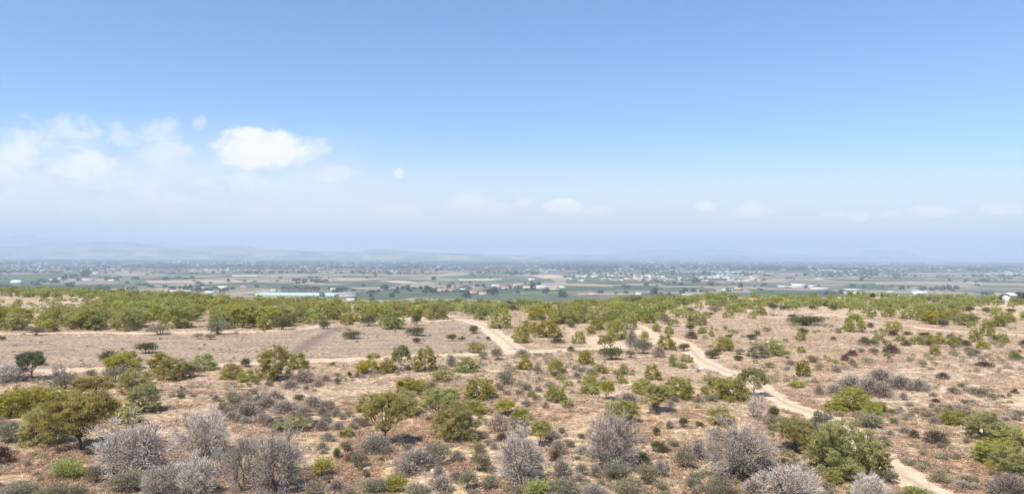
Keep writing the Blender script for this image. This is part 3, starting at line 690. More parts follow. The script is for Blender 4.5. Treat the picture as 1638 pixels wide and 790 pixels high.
# ------------------------------------------------------------------ the catalogue of plants that can be told apart
# x, base y, width, height in the photograph's pixels | shape+leaf | label.   shape: T trunked pine, P bushy pine, G dense dark shrub,
# S loose grey shrub, V dry twiggy shrub, B brown shrub, D dead tree
CAT = '''
128 720 112 90 TO broad olive pine with bare trunk and dark shade beside the large dead trees
72 716 66 66 PO olive pine bush just behind and left of the broad trunked pine
12 712 44 36 S grey green loose bush at the frame's left edge near the olive pines
4 743 34 32 B brown dry bush cut by the left edge below the olive pines
18 670 56 46 PY bright yellow green pine bush at the left edge of the pine clump
58 656 54 36 PY yellow green pine bush second in the left clump behind the trunked pines
100 654 48 34 PY yellow green pine bush at the right end of the left clump
160 650 38 28 S grey green shrub between the left pine clump and the leaning olive bush
228 662 54 48 PO olive pine bush leaning over the gap above the large dead tree
204 681 42 34 PP dark green lower bush tucked against the leaning olive pine
290 627 10 10 B tiny red brown bush growing on open soil right of the leaning olive bush
290 638 16 9 G tiny dark green shrub under the tiny red brown bush
109 769 54 34 GP rounded mid green bush on straw coloured grass in the bottom left corner
151 774 30 30 S grey green spiky shrub right of the rounded mid green bottom left bush
172 760 24 14 S small olive tuft at the foot of the great dead tree
206 789 60 38 S grey olive spreading shrub at the bottom below the great dead tree
28 795 56 26 S pale grey low shrub in the very bottom left corner
85 797 52 24 S pale grey low shrub at the bottom edge, second from the left corner
122 800 30 24 S pale grey shrub at the bottom edge below the spiky shrub
232 755 112 96 D great pale dead tree, the broadest crown of the bottom left dead trees
322 737 74 80 D dead tree with a bent dark trunk, right of the great dead tree
302 796 72 70 D whitest dead bush with dense feathery twigs at the bottom left
258 798 66 56 DE brownish dead bush between the great dead tree and the whitest one
352 758 34 44 DE small dull dead tree in the gap right of the bent trunk tree
390 785 64 92 DE dead tree with sparse leaning limbs left of the tall bottom dead tree
452 792 84 110 DE tall grey dead tree with a dark trunk left of the small round green bush
500 800 40 34 S grey green shrub at the bottom edge beside the tall dead tree
468 692 56 24 PO flat olive pine just behind the top of the tall grey dead tree
375 650 42 24 S olive grey shrub in the scrub patch above the left dead trees
395 668 40 26 V violet grey twiggy shrub in the scrub patch above the left dead trees
428 655 36 22 V violet grey twiggy shrub, middle of the scrub patch above the dead trees
456 664 46 24 V broad grey twiggy shrub below the centre of the scrub patch
420 676 34 18 V low grey twiggy shrub at the lower side of the scrub patch
500 655 36 22 V grey twiggy shrub at the right side of the scrub patch
524 658 26 18 S loose grey shrub right of the scrub patch on pinkish soil
440 640 30 16 V thin grey shrub along the top of the scrub patch
478 640 18 10 G small green shrub in the top of the scrub patch
515 763 32 34 GP small round green bush right of the tall grey dead tree
539 734 15 18 G tiny round dark bush standing above the small round green bush
506 684 16 14 B small brown grey shrub above the low violet shrub
524 708 28 16 V low violet brown shrub behind the tiny round dark bush
554 700 28 14 PO low pale olive bush beside the low violet brown shrub
616 713 66 82 TO upright olive pine on a dark leafy trunk in the middle foreground
590 660 40 32 PO dull pine bush behind the upright trunked olive pine, to its left
650 668 46 42 PO olive pine bush behind the upright trunked pine, to its right
704 676 66 54 TO back half of the twin olive pine, broad with grey tint
728 708 78 70 PO dense front half of the twin olive pine above the dead brush
662 626 50 18 PY low yellow green bush above the olive pines in the centre
694 641 40 16 PY thin yellow green bush just below the low yellow one
722 634 30 14 PY small yellow green bush left of the round dense pine bush
768 642 54 36 P dense round bright pine bush standing alone in the centre
760 663 42 20 PY low spreading yellow bush right under the dense round bush
808 662 36 22 TY small yellow pine right of the low spreading yellow bush
600 728 54 32 V grey brushwood heap at the foot of the upright trunked pine
572 749 30 28 S grey green bush left of the grey brushwood heap
650 762 46 26 V low pale brushwood between the grey heap and dead brush
672 752 84 30 V long tangle of dead violet brush left of the spiky green shrub
702 745 42 42 S spiky grey green shrub at the right end of the dead brush tangle
766 757 38 36 S grey green spreading shrub right of the spiky shrub
798 694 40 32 V greyish bare bush behind the pale dead tree of the centre
600 795 52 30 S pale sage shrub at the bottom edge below the grey brushwood
633 789 36 30 GP olive green bush at the bottom edge beside the pale sage shrub
668 800 44 26 S low sage shrub at the bottom edge, right of the olive green bush
706 790 40 30 V grey twiggy shrub at the bottom edge under the pale boulder
746 788 32 34 S upright olive grey shrub at the bottom between two twiggy shrubs
786 784 28 24 S small olive grey shrub left of the central pale dead tree
843 774 84 90 DE pale bare dead tree of the centre with violet dense twigs
864 712 34 40 TO thin pine with a green top right behind the central dead tree
893 727 30 26 V sparse grey shrub right of the thin green topped pine
897 768 30 36 V violet grey upright shrub right of the central dead tree
856 797 46 32 GP leafy green bush at the bottom edge below the central dead tree
902 800 44 36 S grey sage bush at the bottom edge right of the leafy green one
966 752 94 100 DE wide bare dead tree with drooping pale twigs right of centre
944 694 10 12 S small grey bush at the top of the wide bare dead tree
930 763 24 22 S small grey green bush left below the wide bare dead tree
952 765 26 24 V small pale twiggy bush below the wide bare dead tree
986 773 50 34 S broad sage green shrub in front of the wide bare dead tree
1002 800 56 34 S sage green shrub at the bottom edge below the broad sage one
950 803 50 30 V pale violet shrub at the bottom edge below the wide bare tree
1034 778 36 38 S tall grey shrub right of the broad sage green shrub
1056 764 26 30 V pale violet twiggy shrub right of the tall grey shrub
1027 745 30 24 G low olive green bush above the tall grey shrub
1052 726 27 22 G round green bush on open soil right of the wide bare dead tree
1050 698 12 15 G tiny dark green bush above the round green one
1093 685 15 17 G tiny upright green bush under the double trunked pine
1118 685 12 12 G tiny green bush right of the tiny upright one
1071 687 12 16 S thin small grey bush left of the tiny upright green one
1020 692 9 9 S tiny grey tuft right of the dense rounded hillock pine
1096 751 34 38 S sage green shrub at the left foot of the big right dead tree
1116 738 40 32 V violet twiggy shrub behind the sage shrub near the big dead tree
1176 768 98 98 DE big dark centred dead tree left of the trackside pines
1182 771 62 32 G dark evergreen undergrowth bush under the big right dead tree
1146 708 20 26 S slim grey bush against the left side of the big right dead tree
1104 781 20 20 S small olive bush on straw left of the bottom sage shrub
1118 776 12 12 S tiny olive bush beside the small olive bush on straw
1152 797 48 34 S pale sage shrub at the bottom edge below the big right dead tree
1218 762 30 36 S grey green shrub right of the big right dead tree
1206 793 42 28 V brown grey shrub at the bottom edge right of the pale sage one
851 635 16 10 P small low green pine bush left of the cone shaped bush
889 644 34 28 P cone shaped green pine bush on bare soil right of centre
944 631 30 20 P low green bush behind the small pine with a shadow below
970 639 26 30 TP small green pine with a dark trunk above the dense hillock pine
996 681 54 42 P dense rounded hillock pine above the wide bare dead tree
1004 643 40 16 V low grey brushwood left of the double trunked pine
1052 660 54 44 TO spreading double trunked pine with a dark shadow on the soil
1088 640 46 38 PP green pine bush behind the spreading double trunked pine
1026 631 34 22 P green bush left above the spreading double trunked pine
1128 631 19 15 P small green bush between the double trunked pine and the track
1168 642 58 40 PP broad green pine bush at the left side of the winding track
1206 634 46 44 TO olive pine right beside the winding track's left edge
1146 622 20 20 P small green pine left of the broad trackside pine bush
1207 668 38 38 D small whitish dead bush under the olive trackside pine
1238 669 20 20 G dark round bush at the edge of the track beside the whitish dead bush
834 680 28 26 TY pale yellow thin pine left above the central dead trees
1152 681 44 32 PO olive upright bush above the big right dead tree
1275 620 24 12 PY flat yellow bush right of the winding track
1270 722 66 50 TO left arm of the large pine cluster with an open bare trunk
1312 712 46 54 PS grey green pine in the back middle of the large pine cluster
1352 770 108 96 PO largest olive pine of the cluster above the bottom track
1318 742 60 54 PO dull olive pine at the left front of the large pine cluster
1396 768 58 66 PO olive pine at the right front of the large pine cluster
1418 774 34 26 S grey green bush at the track's edge under the pine cluster
1335 777 28 26 P small green bush in the dark shade before the pine cluster
1252 756 32 26 B red brown dry bush left below the large pine cluster
1270 804 88 62 D pale leafless bush at the bottom edge below the red brown bush
1384 804 62 46 D pale leafless bush at the bottom edge right of the small green one
1232 770 26 28 S grey green bush left of the red brown dry bush
1468 800 42 22 GP green low bush on the track at the bottom edge
1366 659 62 38 PY bright yellow green pine right of the track, brightest of the right side
1335 661 38 20 PY low yellow bush at the left foot of the brightest right side pine
1404 662 46 20 PO low pale bush at the right foot of the brightest right side pine
1396 680 30 36 PY upright yellow bush below the brightest right side pine
1386 687 42 28 S grey sage bush beside the upright yellow bush
1430 679 13 11 S tiny grey bush right of the grey sage bush
1524 681 38 26 PY lone yellow green bush on bare ground at the right
1543 670 30 16 S loose grey green bush right of the lone yellow green bush
1574 706 58 48 PO olive pine at the top of the right edge group
1612 714 50 36 PP green pine behind the right edge group
1592 746 66 44 PY yellow green pine in the middle of the right edge group
1622 772 60 56 PO olive pine low in the right edge group
1618 798 70 40 V dark violet twiggy bush in the bottom right corner
1462 702 20 15 B small brown bush left of the dark brown bush
1497 713 42 24 B dark brown dry bush alone on bare ground at the right
1310 632 15 17 V small dark violet bush right of the flat yellow bush
1334 631 32 17 V violet grey bush, first of the dead thicket above the bright pine
1362 626 44 26 V violet grey bush, second of the dead thicket above the bright pine
1392 634 44 30 V violet grey bush, third of the dead thicket above the bright pine
1412 637 34 26 V violet grey bush, fourth of the dead thicket above the bright pine
1408 612 46 22 V violet grey bush at the back of the dead thicket
1440 622 44 24 V violet grey bush at the right back of the dead thicket
1470 626 32 22 V violet grey bush at the right end of the dead thicket
1445 640 14 14 V tiny dark bush just below the dead thicket
1572 634 42 16 S flat grey green bush on the bare ground of the far right
1236 569 46 24 P dark based green pine bush alone in the right scrub
1284 602 24 26 PY leaning yellow bush below the dark based pine bush
1281 545 17 14 P small round green bush in the right scrub
1281 564 16 11 PY small low yellow bush under the small round green bush
1425 566 28 15 B red brown dry bush in the middle of the right scrub
1508 607 20 12 B dark red brown bush in the lower right scrub
1575 587 28 9 B long flat brown bush in the far right scrub
1453 536 15 7 G dark flat bush by the far right track
1333 544 11 7 B small brown bush right of the small round green bush
1366 532 32 32 P tall green bush pair where the far right track bends
1428 531 28 17 P green bush below the far right track
1405 544 16 11 PO dull bush under the far right track
1398 553 16 10 G dark grey bush above the red brown dry bush
1377 564 13 8 S tiny grey bush left of the red brown dry bush
1440 546 18 10 PO pale flat bush right above the red brown dry bush
1394 524 13 8 G tiny dark bush just under the far right track
1468 551 22 13 PY yellow green bush, first of the row in the right scrub
1495 550 28 14 PY yellow green bush, second of the row in the right scrub
1525 553 22 15 PY yellow green bush, third of the row in the right scrub
1558 548 17 21 P dark upright pine at the right of the yellow green row
1572 558 20 13 PY yellow green bush below the dark upright pine
1580 538 22 28 P tall dark pine behind the yellow green row
1600 548 26 15 PY yellow green bush at the right end of the row
1497 568 17 14 PO dull bush below the yellow green row
1558 569 20 13 S grey bush below the dark upright pine
1623 571 16 9 PY small yellow bush at the far right edge
1507 510 21 22 P tall round pine in the far right scrub behind the track
1311 592 16 11 S grey bush near the leaning yellow bush
1478 588 14 11 S small grey bush in the lower right scrub
1286 534 14 10 G dark bush above the small round green bush
1290 521 52 14 G long dark low thicket on the far right scrub
236 567 32 19 G dark green bush alone on the left stubble field
255 536 36 17 S grey dome shaped bush on the far path of the left field
57 537 24 15 S grey bush on the far path at the left
350 536 34 26 S grey tree like bush standing on the far path
317 543 17 10 S small grey bush below the far path, left of a pair
336 544 17 10 S small grey bush below the far path, right of a pair
3 546 10 9 G dark bush at the left edge of the stubble field
49 606 42 44 TG dark leaning tree with a bent trunk by the left path
14 610 64 28 D low grey dead bush at the left edge by the path
97 601 26 24 D small leaning dead tree standing on the left path
178 583 34 24 G dark green bush behind the bright bush on the left path
198 594 56 32 PY bright yellow green bush where the left path passes behind it
184 612 40 28 S grey sage bush under the bright bush on the left path
215 632 52 42 PO olive bush in front of the bright and sage bushes
146 601 16 10 S small grey brown bush just below the left path
255 598 42 34 PY bright yellow green bush on the left path with a dark foot
278 610 52 38 PO dull olive bush right of the bright bush with a dark foot
303 604 36 26 S grey dark bush in the middle of the left path thicket
326 594 38 28 PP green bush at the right end of the left path thicket
370 607 36 26 PO olive bush right of the left path thicket
395 587 19 15 G dark round bush just above the left path
394 611 32 20 PP low green bush in front of the olive path bush
100 623 38 26 S pale grey bush below the left path
148 624 62 20 PO low wide olive bush below the left path
562 543 31 14 G dark green bush alone on the central stubble field
628 527 44 34 P big round pine at the far edge of the central stubble field
665 538 30 15 G grey green bush on the central field right of the big round pine
666 549 13 9 G small dark bush on the central field under the grey green one
666 521 17 19 G slim grey bush at the far field edge right of the big round pine
590 522 25 20 G grey green bush at the far field edge left of the big round pine
555 520 26 20 P olive bush at the far field edge, second left of the big pine
518 526 20 14 G small grey bush at the far field edge
451 529 32 26 G dark grey green bush at the right end of the left pine belt
723 546 17 12 G dark bush, left of the pair on the central field
738 546 12 9 G smaller dark bush, right of the pair on the central field
758 534 15 14 G green bush near the right corner of the central field
780 544 8 7 G tiny dark bush beside the right branch track
641 593 30 40 TO small trunked pine straddling the path in the centre
588 598 44 24 PY yellow green bush left of the small trunked pine
620 598 28 22 PY yellow green bush touching the small trunked pine's left
597 574 24 8 PY low bush on the path left of the small trunked pine
680 596 38 38 P green pine bush below the path right of the small trunked pine
745 597 38 26 P round green bush below the central path near the field's corner
722 587 18 20 V dark dry bush left of the round green path bush
706 612 42 20 PO low olive bush below the green path pines
650 623 36 18 PY yellow low bush in the centre above the twin olive pine
440 610 56 58 PO tall olive bush where the path leaves the left field
476 590 34 26 PY bright yellow bush stuck to the right of the tall olive bush
485 613 42 20 V violet dry bush right below the tall olive bush
464 622 26 16 V dark dry bush at the foot of the tall olive bush
532 585 9 7 G tiny green bush on the central path's lower edge
559 604 8 12 G tiny dark upright bush on soil left of centre
541 614 14 12 S tiny grey bush left of the tiny dark upright bush
764 567 36 22 SO sparse pale bush where the central path nears the branch track
796 576 22 20 S grey bush left of the track fork
774 575 18 12 S low grey bush on the central path
806 616 30 24 S grey bush right of the round bush in the centre
800 526 36 32 P broad pine right of the branch track's top
700 512 36 26 PO pale pine on rocky ground left of the branch track's top
770 512 24 24 P dark pine right at the top of the branch track
834 549 30 28 PP light green bush left of the round tight pine bush
848 532 30 20 PO olive bush behind the light green bush
875 541 44 30 P round tight pine bush, the most regular beside the sand patch
912 524 15 9 G small grey bush between round bush and the sand patch
945 534 18 13 PY bright lime bush above the sand patch
956 528 26 18 P dark green bush behind the bright lime bush
926 551 24 20 P ball shaped bush at the left end of the sand patch
984 544 36 34 P big pine left of the track's top end
1004 528 30 26 P dark pine behind the big pine at the track's top
968 560 27 24 TO open olive tree in front of the sand patch
980 577 40 22 G dark dense bush on the path below the sand patch
1010 556 20 30 V pale bare bush between the sand patch and the track
1030 552 16 24 SP slim grey green bush on the track's left side
1007 572 18 14 S grey bush left of the dense thicket by the track
1028 568 30 26 S grey green thicket left of the winding track
1065 560 28 26 P green bush right beside the winding track's upper bend
1054 572 24 20 V grey violet bush below the upper bend bush
1094 562 19 13 G small dark bush on the right side of the upper bend
1076 586 15 20 P dark little pine inside the track's lower curve
1098 580 20 13 PY yellow bush inside the track's lower curve
1093 589 14 9 P small green bush under the yellow curve bush
1050 531 16 13 P green bush left of the dark dome above the track
1070 534 15 12 PY yellow green bush above the track's upper bend
1106 542 21 13 B dark brown dome bush right of the track's upper bend
1123 534 15 11 P green bush behind the dark brown dome bush
1105 528 14 9 G grey bush above the dark brown dome bush
1138 537 10 8 B tiny dark bush right of the dark brown dome bush
1158 562 30 24 P green bush in the scrub right of the upper bend
1138 574 20 15 G grey green bush left below the scrub's green bush
1212 573 36 24 PS grey green broad bush left of the dark based pine bush
890 599 26 27 P dark oval pine bush alone in the centre right
937 583 28 24 PY yellow olive bush right of the dark oval pine bush
960 598 28 14 PY low yellow bush right of the dark oval pine
840 592 28 14 PY low yellow bush in the middle left of the dark oval pine
840 580 16 14 PY small yellow bush just over the low yellow middle bush
836 572 26 14 V dark grey bush at the track fork's lower side
860 599 14 14 S thin grey bush beside the low yellow middle bush
945 618 32 18 P green low bush above the small pine with a dark trunk
970 621 22 10 P low green bush right of the other low green one
985 600 12 8 P tiny yellow green bush in the middle right
998 600 15 18 PO small dull bush in the middle right
996 613 18 10 PY low yellow green bush under the small dull bush
1043 608 30 26 PO olive bush left of the track below the thicket
1026 620 32 16 P low green bush under the olive bush
913 562 13 9 B small dark brown bush on the path right of the fork
892 549 28 9 B flat brown brush under the round tight pine bush
1138 620 14 12 G tiny green bush left of the trackside pines
'''
plants = []      # dict: x, y, W, H, shape, leaf, label, named
def add_plant(px, py, w, h, shape, leaf, label=None, zone=None, base=None):
    p = ground_at(px, py)[0] if base is None else base
    D = -((p - CO) @ CR)[2]
    Wm = w * D / F
    if shape == 'D': Wm *= 1.15
    if shape in 'TD':
        back = 0.10 * Wm if shape == 'D' else 0.0
    else:
        back = 0.36 * Wm
    dr = unit((p[:2] - CO[:2])[None])[0]
    xy = p[:2] + dr * back
    qx, qy, _ = to_px([xy[0], xy[1], float(h_low(xy[0], xy[1]))])
    Hm = max((h - (py - qy)) * D / F * 1.02, 0.42 * Wm * (0.8 if shape in 'SVBG' else 1) if h > 0.5 * w else 0.3 * Wm)
    plants.append(dict(x=xy[0], y=xy[1], W=Wm, H=Hm, shape=shape, leaf=leaf, label=label, zone=zone, px=px, py=py, w=w, h=h, D=D))
for ln in CAT.strip().splitlines():
    a = ln.split(' ', 5)
    k = a[4]
    add_plant(float(a[0]), float(a[1]), float(a[2]), float(a[3]), k[0], k[1] if len(k) > 1 else {'T': 'P'}.get(k[0], k[0]), a[5])
EXP = np.array([(p['px'], p['py'], p['w'], p['h']) for p in plants])

# ------------------------------------------------------------------ fill plants by zones of the photograph
rnd = np.random.default_rng(7)
# name of the zone, polygon of bases, how many, (shape leaf weight)..., height range in metres, width/height, spacing in metres
ZONES = [
    ('left pine belt', [(128, 529), (455, 528), (520, 514), (560, 496), (470, 484), (300, 476), (200, 480), (150, 500)], 175, [('P', 'P', 5), ('P', 'O', 3), ('T', 'P', 2), ('P', 'Y', 1)], (3.0, 4.8), 1.15, 2.3),
    ('ridge line left of the belt', [(-20, 474), (-20, 468), (120, 467), (300, 472), (200, 480)], 50, [('P', 'P', 4), ('P', 'O', 3)], (2.4, 3.6), 1.5, 3.5),
    ('pine group left of the far path', [(-25, 530), (-25, 505), (38, 505), (38, 531)], 14, [('P', 'P', 4), ('P', 'O', 2), ('P', 'Y', 1)], (2.6, 4.2), 1.2, 2.5),
    ('pine row before the far path', [(60, 531), (60, 512), (130, 505), (130, 531)], 13, [('P', 'P', 4), ('P', 'Y', 2), ('P', 'O', 2)], (2.6, 4.0), 1.2, 2.3),
    ('rocky slope behind the far path', [(-20, 500), (-20, 480), (140, 480), (190, 478), (140, 508)], 42, [('S', 'S', 4), ('P', 'Y', 2), ('P', 'P', 2), ('G', 'G', 1)], (0.9, 2.2), 1.6, 2.4),
    ('scrub belt behind the central field', [(500, 521), (560, 484), (540, 476), (820, 476), (830, 500), (760, 506), (620, 510)], 95, [('P', 'P', 5), ('P', 'O', 3), ('G', 'G', 2), ('P', 'Y', 1)], (1.8, 3.8), 1.4, 3.0),
    ('scrub belt behind the sand patch', [(820, 500), (830, 474), (1090, 476), (1060, 505), (1010, 520), (890, 522)], 100, [('P', 'P', 5), ('P', 'O', 2), ('G', 'G', 2)], (1.8, 3.6), 1.4, 3.0),
    ('far scrub right of the track', [(1020, 515), (1090, 476), (1330, 482), (1320, 503), (1200, 522), (1060, 528)], 80, [('P', 'P', 5), ('P', 'O', 2), ('G', 'G', 3), ('S', 'S', 2)], (1.2, 3.0), 1.5, 3.4),
    ('far scrub beyond the far right track', [(1330, 500), (1330, 481), (1700, 484), (1700, 528), (1560, 528), (1400, 510)], 120, [('P', 'P', 5), ('P', 'Y', 1), ('P', 'O', 2), ('G', 'G', 3), ('S', 'S', 1)], (1.2, 3.2), 1.5, 3.4),
    ('open scrub right of the upper bend', [(1120, 530), (1330, 520), (1340, 600), (1230, 610), (1140, 570)], 34, [('S', 'S', 4), ('V', 'V', 3), ('G', 'G', 2), ('P', 'Y', 1)], (0.45, 1.2), 1.5, 2.2),
    ('open scrub below the far right track', [(1330, 520), (1480, 535), (1660, 545), (1660, 610), (1330, 600)], 66, [('S', 'S', 4), ('V', 'V', 3), ('G', 'G', 2), ('P', 'Y', 1), ('B', 'B', 2)], (0.45, 1.2), 1.5, 2.2),
    ('bare ground at the far right', [(1290, 606), (1660, 612), (1660, 790), (1530, 790), (1400, 700), (1300, 640)], 46, [('S', 'S', 4), ('V', 'V', 5), ('B', 'B', 3)], (0.25, 0.7), 1.7, 1.6),
    ('soil below the central path', [(380, 600), (560, 585), (720, 590), (700, 640), (540, 650), (400, 632)], 40, [('S', 'S', 4), ('V', 'V', 5), ('G', 'G', 1)], (0.35, 0.9), 1.6, 1.5),
    ('open soil left of the winding track', [(760, 590), (1130, 590), (1200, 640), (1130, 660), (800, 660)], 50, [('S', 'S', 4), ('V', 'V', 5), ('G', 'G', 1), ('P', 'Y', 1)], (0.35, 0.9), 1.6, 1.6),
    ('scrub patch above the left dead trees', [(340, 640), (540, 630), (580, 680), (520, 700), (360, 672)], 42, [('S', 'S', 3), ('V', 'V', 6)], (0.5, 1.0), 1.5, 1.0),
    ('foreground soil of the centre', [(480, 690), (900, 680), (900, 795), (480, 795)], 50, [('S', 'S', 4), ('V', 'V', 5), ('B', 'B', 1)], (0.3, 0.9), 1.5, 1.2),
    ('foreground soil right of the centre', [(900, 680), (1240, 660), (1240, 795), (900, 795)], 36, [('S', 'S', 4), ('V', 'V', 5), ('B', 'B', 1)], (0.25, 0.7), 1.5, 1.3),
    ('straw ground of the bottom left', [(-20, 720), (200, 725), (200, 795), (-20, 795)], 16, [('S', 'S', 4), ('V', 'V', 3)], (0.2, 0.5), 1.6, 1.4),
    ('central stubble field', [(470, 560), (560, 526), (740, 520), (800, 552), (700, 562)], 12, [('G', 'G', 3), ('V', 'V', 3), ('S', 'S', 2)], (0.25, 0.55), 1.6, 4),
    ('left stubble field', [(0, 545), (460, 540), (430, 572), (60, 588)], 14, [('V', 'V', 3), ('S', 'S', 2), ('G', 'G', 1)], (0.25, 0.5), 1.6, 4),
]
occupied = [(p['x'], p['y'], p['W'] * 0.5) for p in plants]
for (zn, poly, n, mixk, hr, ratio, gap) in ZONES:
    xs = [a for a, b in poly]; y_ = [b for a, b in poly]
    # uniform over the ground, not over the picture
    got = 0; cand = 4000
    bx = rnd.uniform(min(xs), max(xs), cand)
    lo, hi = 1 / (max(y_) - 405.0), 1 / (min(y_) - 405.0)
    t = rnd.uniform(lo * lo, hi * hi, cand); by = 405 + 1 / np.sqrt(t)
    ok = in_poly(bx, by, poly); bx, by = bx[ok], by[ok]
    G_ = ground_at(bx, by); ok = G_[:, 1] < edge_y(G_[:, 0]) + 25; bx, by, G_ = bx[ok], by[ok], G_[ok]; tdz = track_dist(G_[:, 0], G_[:, 1])
    wts = np.array([m[2] for m in mixk], float); wts /= wts.sum()
    mine = []
    oc = np.array(occupied)
    for i in range(len(bx)):
        if got >= n: break
        gx, gy = G_[i, 0], G_[i, 1]
        k = mixk[rnd.choice(len(mixk), p=wts)]
        H = rnd.uniform(*hr) * (1 if k[0] in 'PT' else 0.75 if hr[1] > 1.5 else 1); Wm = H * ratio * rnd.uniform(.75, 1.35)
        if tdz[i] < Wm * .5 + .2: continue
        if ('scrub' in zn or 'soil' in zn) and float(fbm(np.array([gx / 11.]), np.array([gy / 11.]), 2, 91)[0]) < 0.0: continue
        near = np.hypot(oc[:, 0] - gx, oc[:, 1] - gy) - oc[:, 2]
        if near.min() < Wm * .25: continue
        if mine and (np.hypot(np.array(mine)[:, 0] - gx, np.array(mine)[:, 1] - gy) < gap).any(): continue
        mine.append((gx, gy)); got += 1
        D = -((G_[i] - CO) @ CR)[2]
        plants.append(dict(x=gx, y=gy, W=Wm, H=H, shape=k[0], leaf=k[1], label=None, zone=zn, px=bx[i], py=by[i], w=Wm * F / D, h=H * F / D, D=D))
        occupied.append((gx, gy, Wm * 0.4))

NAME = {'P': ('pine_bush', 'pine bush'), 'T': ('pine_tree', 'pine tree'), 'G': ('evergreen_shrub', 'shrub'), 'S': ('grey_shrub', 'shrub'), 'V': ('dry_shrub', 'dry shrub'),
        'B': ('brown_shrub', 'dry shrub'), 'D': ('dead_tree', 'dead tree')}
DESC = {'P': 'green pine bush', 'Y': 'yellow green pine bush', 'O': 'olive pine bush', 'G': 'dark green shrub', 'S': 'grey green shrub', 'V': 'violet grey dry shrub', 'B': 'brown dry shrub'}
ORD = 'first second third fourth fifth sixth seventh eighth ninth tenth eleventh twelfth thirteenth fourteenth fifteenth sixteenth seventeenth eighteenth nineteenth twentieth'.split()
for t_ in ('twenty', 'thirty', 'forty', 'fifty', 'sixty', 'seventy', 'eighty', 'ninety'):
    if t_ != 'twenty': ORD.append(t_[:-1] + 'ieth')
    ORD += [t_ + '-' + o for o in ORD[:9]]
# the largest are objects of their own; what is left over at the far end of the scrub is one mass
def in_frame(p): return -p['w'] / 2 < p['px'] < W0 + p['w'] / 2 and p['py'] - p['h'] < H0
kinds = {}
for p in plants:
    p['cat'] = NAME[p['shape']][1]
    kinds.setdefault('pine' if p['shape'] in 'PT' else 'shrub', []).append(p)
rest = []
for kname, lst in kinds.items():
    if kname == 'pine': pass
    lst.sort(key=lambda p: (p['label'] is None, not in_frame(p), -p['w'] * p['h']))
LIMIT = {'pine bush': 292, 'pine tree': 290, 'shrub': 292, 'dry shrub': 292, 'dead tree': 100}
cnt = {}
individual = []
for kname, lst in kinds.items():
    for p in lst:
        c_ = cnt.get(p['cat'], 0)
        if c_ < LIMIT[p['cat']]: cnt[p['cat']] = c_ + 1; individual.append(p)
        else: rest.append(p)
# labels of the unnamed ones: kind, zone and count from the left among its likes in that zone
bins = {}
for p in individual:
    if p['label'] is None:
        d = DESC[p['leaf']] if p['shape'] != 'T' else 'trunked pine'
        bins.setdefault((p['zone'], d), []).append(p)
for (zn, d), lst in bins.items():
    lst.sort(key=lambda p: p['px'])
    for i, p in enumerate(lst):
        on = 'on the ' if any(q in zn for q in ('soil', 'ground', 'field', 'slope')) else 'in the '
        lab = (d if len(lst) == 1 else ORD[i] + ' ' + d + ' from left') + ' ' + on + zn
        p['label'] = lab
def tag(o, label=None, cat=None, group=None, kind=None):
    for k, v in (('label', label), ('category', cat), ('group', group), ('kind', kind)):
        if v: o[k] = v
    return o
GRP = {'pine bush': 'pine bushes over the scrubland', 'pine tree': 'trunked pines over the scrubland', 'shrub': 'green and grey shrubs over the scrubland', 'dry shrub': 'dry leafless shrubs over the scrubland', 'dead tree': 'bleached dead trees in the foreground'}
for p in individual:
    lod = 2 if max(p['w'], p['h']) > 48 else 1 if max(p['w'], p['h']) > 12 else 0
    if p['shape'] == 'D': lod = max(lod, 1)
    k = int(rnd.integers(0, {2: 4, 1: 4, 0: 3}[lod]))
    fm, tm = get_lib(p['shape'], p['leaf'], lod, k)
    z = h1(p['x'], p['y'])
    nm = NAME[p['shape']][0]
    rot = rnd.uniform(0, 6.28); sc = (p['W'], p['W'] * rnd.uniform(.9, 1.1), p['H'])
    if tm is None:
        o = bpy.data.objects.new(nm, fm); col.objects.link(o)
    else:
        o = bpy.data.objects.new(nm, None); col.objects.link(o)
        link(fm.name.split('.')[0], fm, None, o); link('trunk' if p['shape'] in 'TPD' else 'stem', tm, None, o)
    o.location = (p['x'], p['y'], z - 0.03); o.rotation_euler = (0, 0, rot); o.scale = sc
    tag(o, p['label'], p['cat'], GRP[p['cat']])

# the far remainder of the scrub: one mass
def scatter_mesh(items, lib):
    """items: (x, y, z, W, H, variant); one joined mesh with a per plant tone"""
    Vs, Fs, Ts, o = [], [], [], 0
    for (x, y, z, Wm, H, k, tn) in items:
        V, Fc, t = lib[k % len(lib)]
        a = (x * 12.9898 + y * 78.233) % 6.28; ca, sa = math.cos(a), math.sin(a)
        Vs.append(np.stack([(V[:, 0] * ca - V[:, 1] * sa) * Wm + x, (V[:, 0] * sa + V[:, 1] * ca) * Wm + y, V[:, 2] * H + z], 1))
        Fs.append(Fc + o); Ts.append(np.clip(t * .6 + tn * .5, 0, 1)); o += len(V)
    return np.concatenate(Vs), np.concatenate(Fs), np.concatenate(Ts)
def lowlib(shape, n=3):
    out = []
    for k in range(n):
        get_lib(shape, {'P': 'P', 'S': 'S', 'V': 'V'}[shape], 0, k)
        (V, Fc, t), _ = LIB[(shape, 0, k)]; out.append((V, Fc[0], t))
    return out
PL, SL, VL = lowlib('P'), lowlib('S'), lowlib('V')
def far_band(n, xr, ylo, yhi, seed):
    r = np.random.default_rng(seed)
    x = r.uniform(*xr, n); y = r.uniform(ylo, yhi, n) 
    return x, y
items = [(p['x'], p['y'], float(h_low(p['x'], p['y'])), p['W'], p['H'], i, rnd.random()) for i, p in enumerate(rest)]
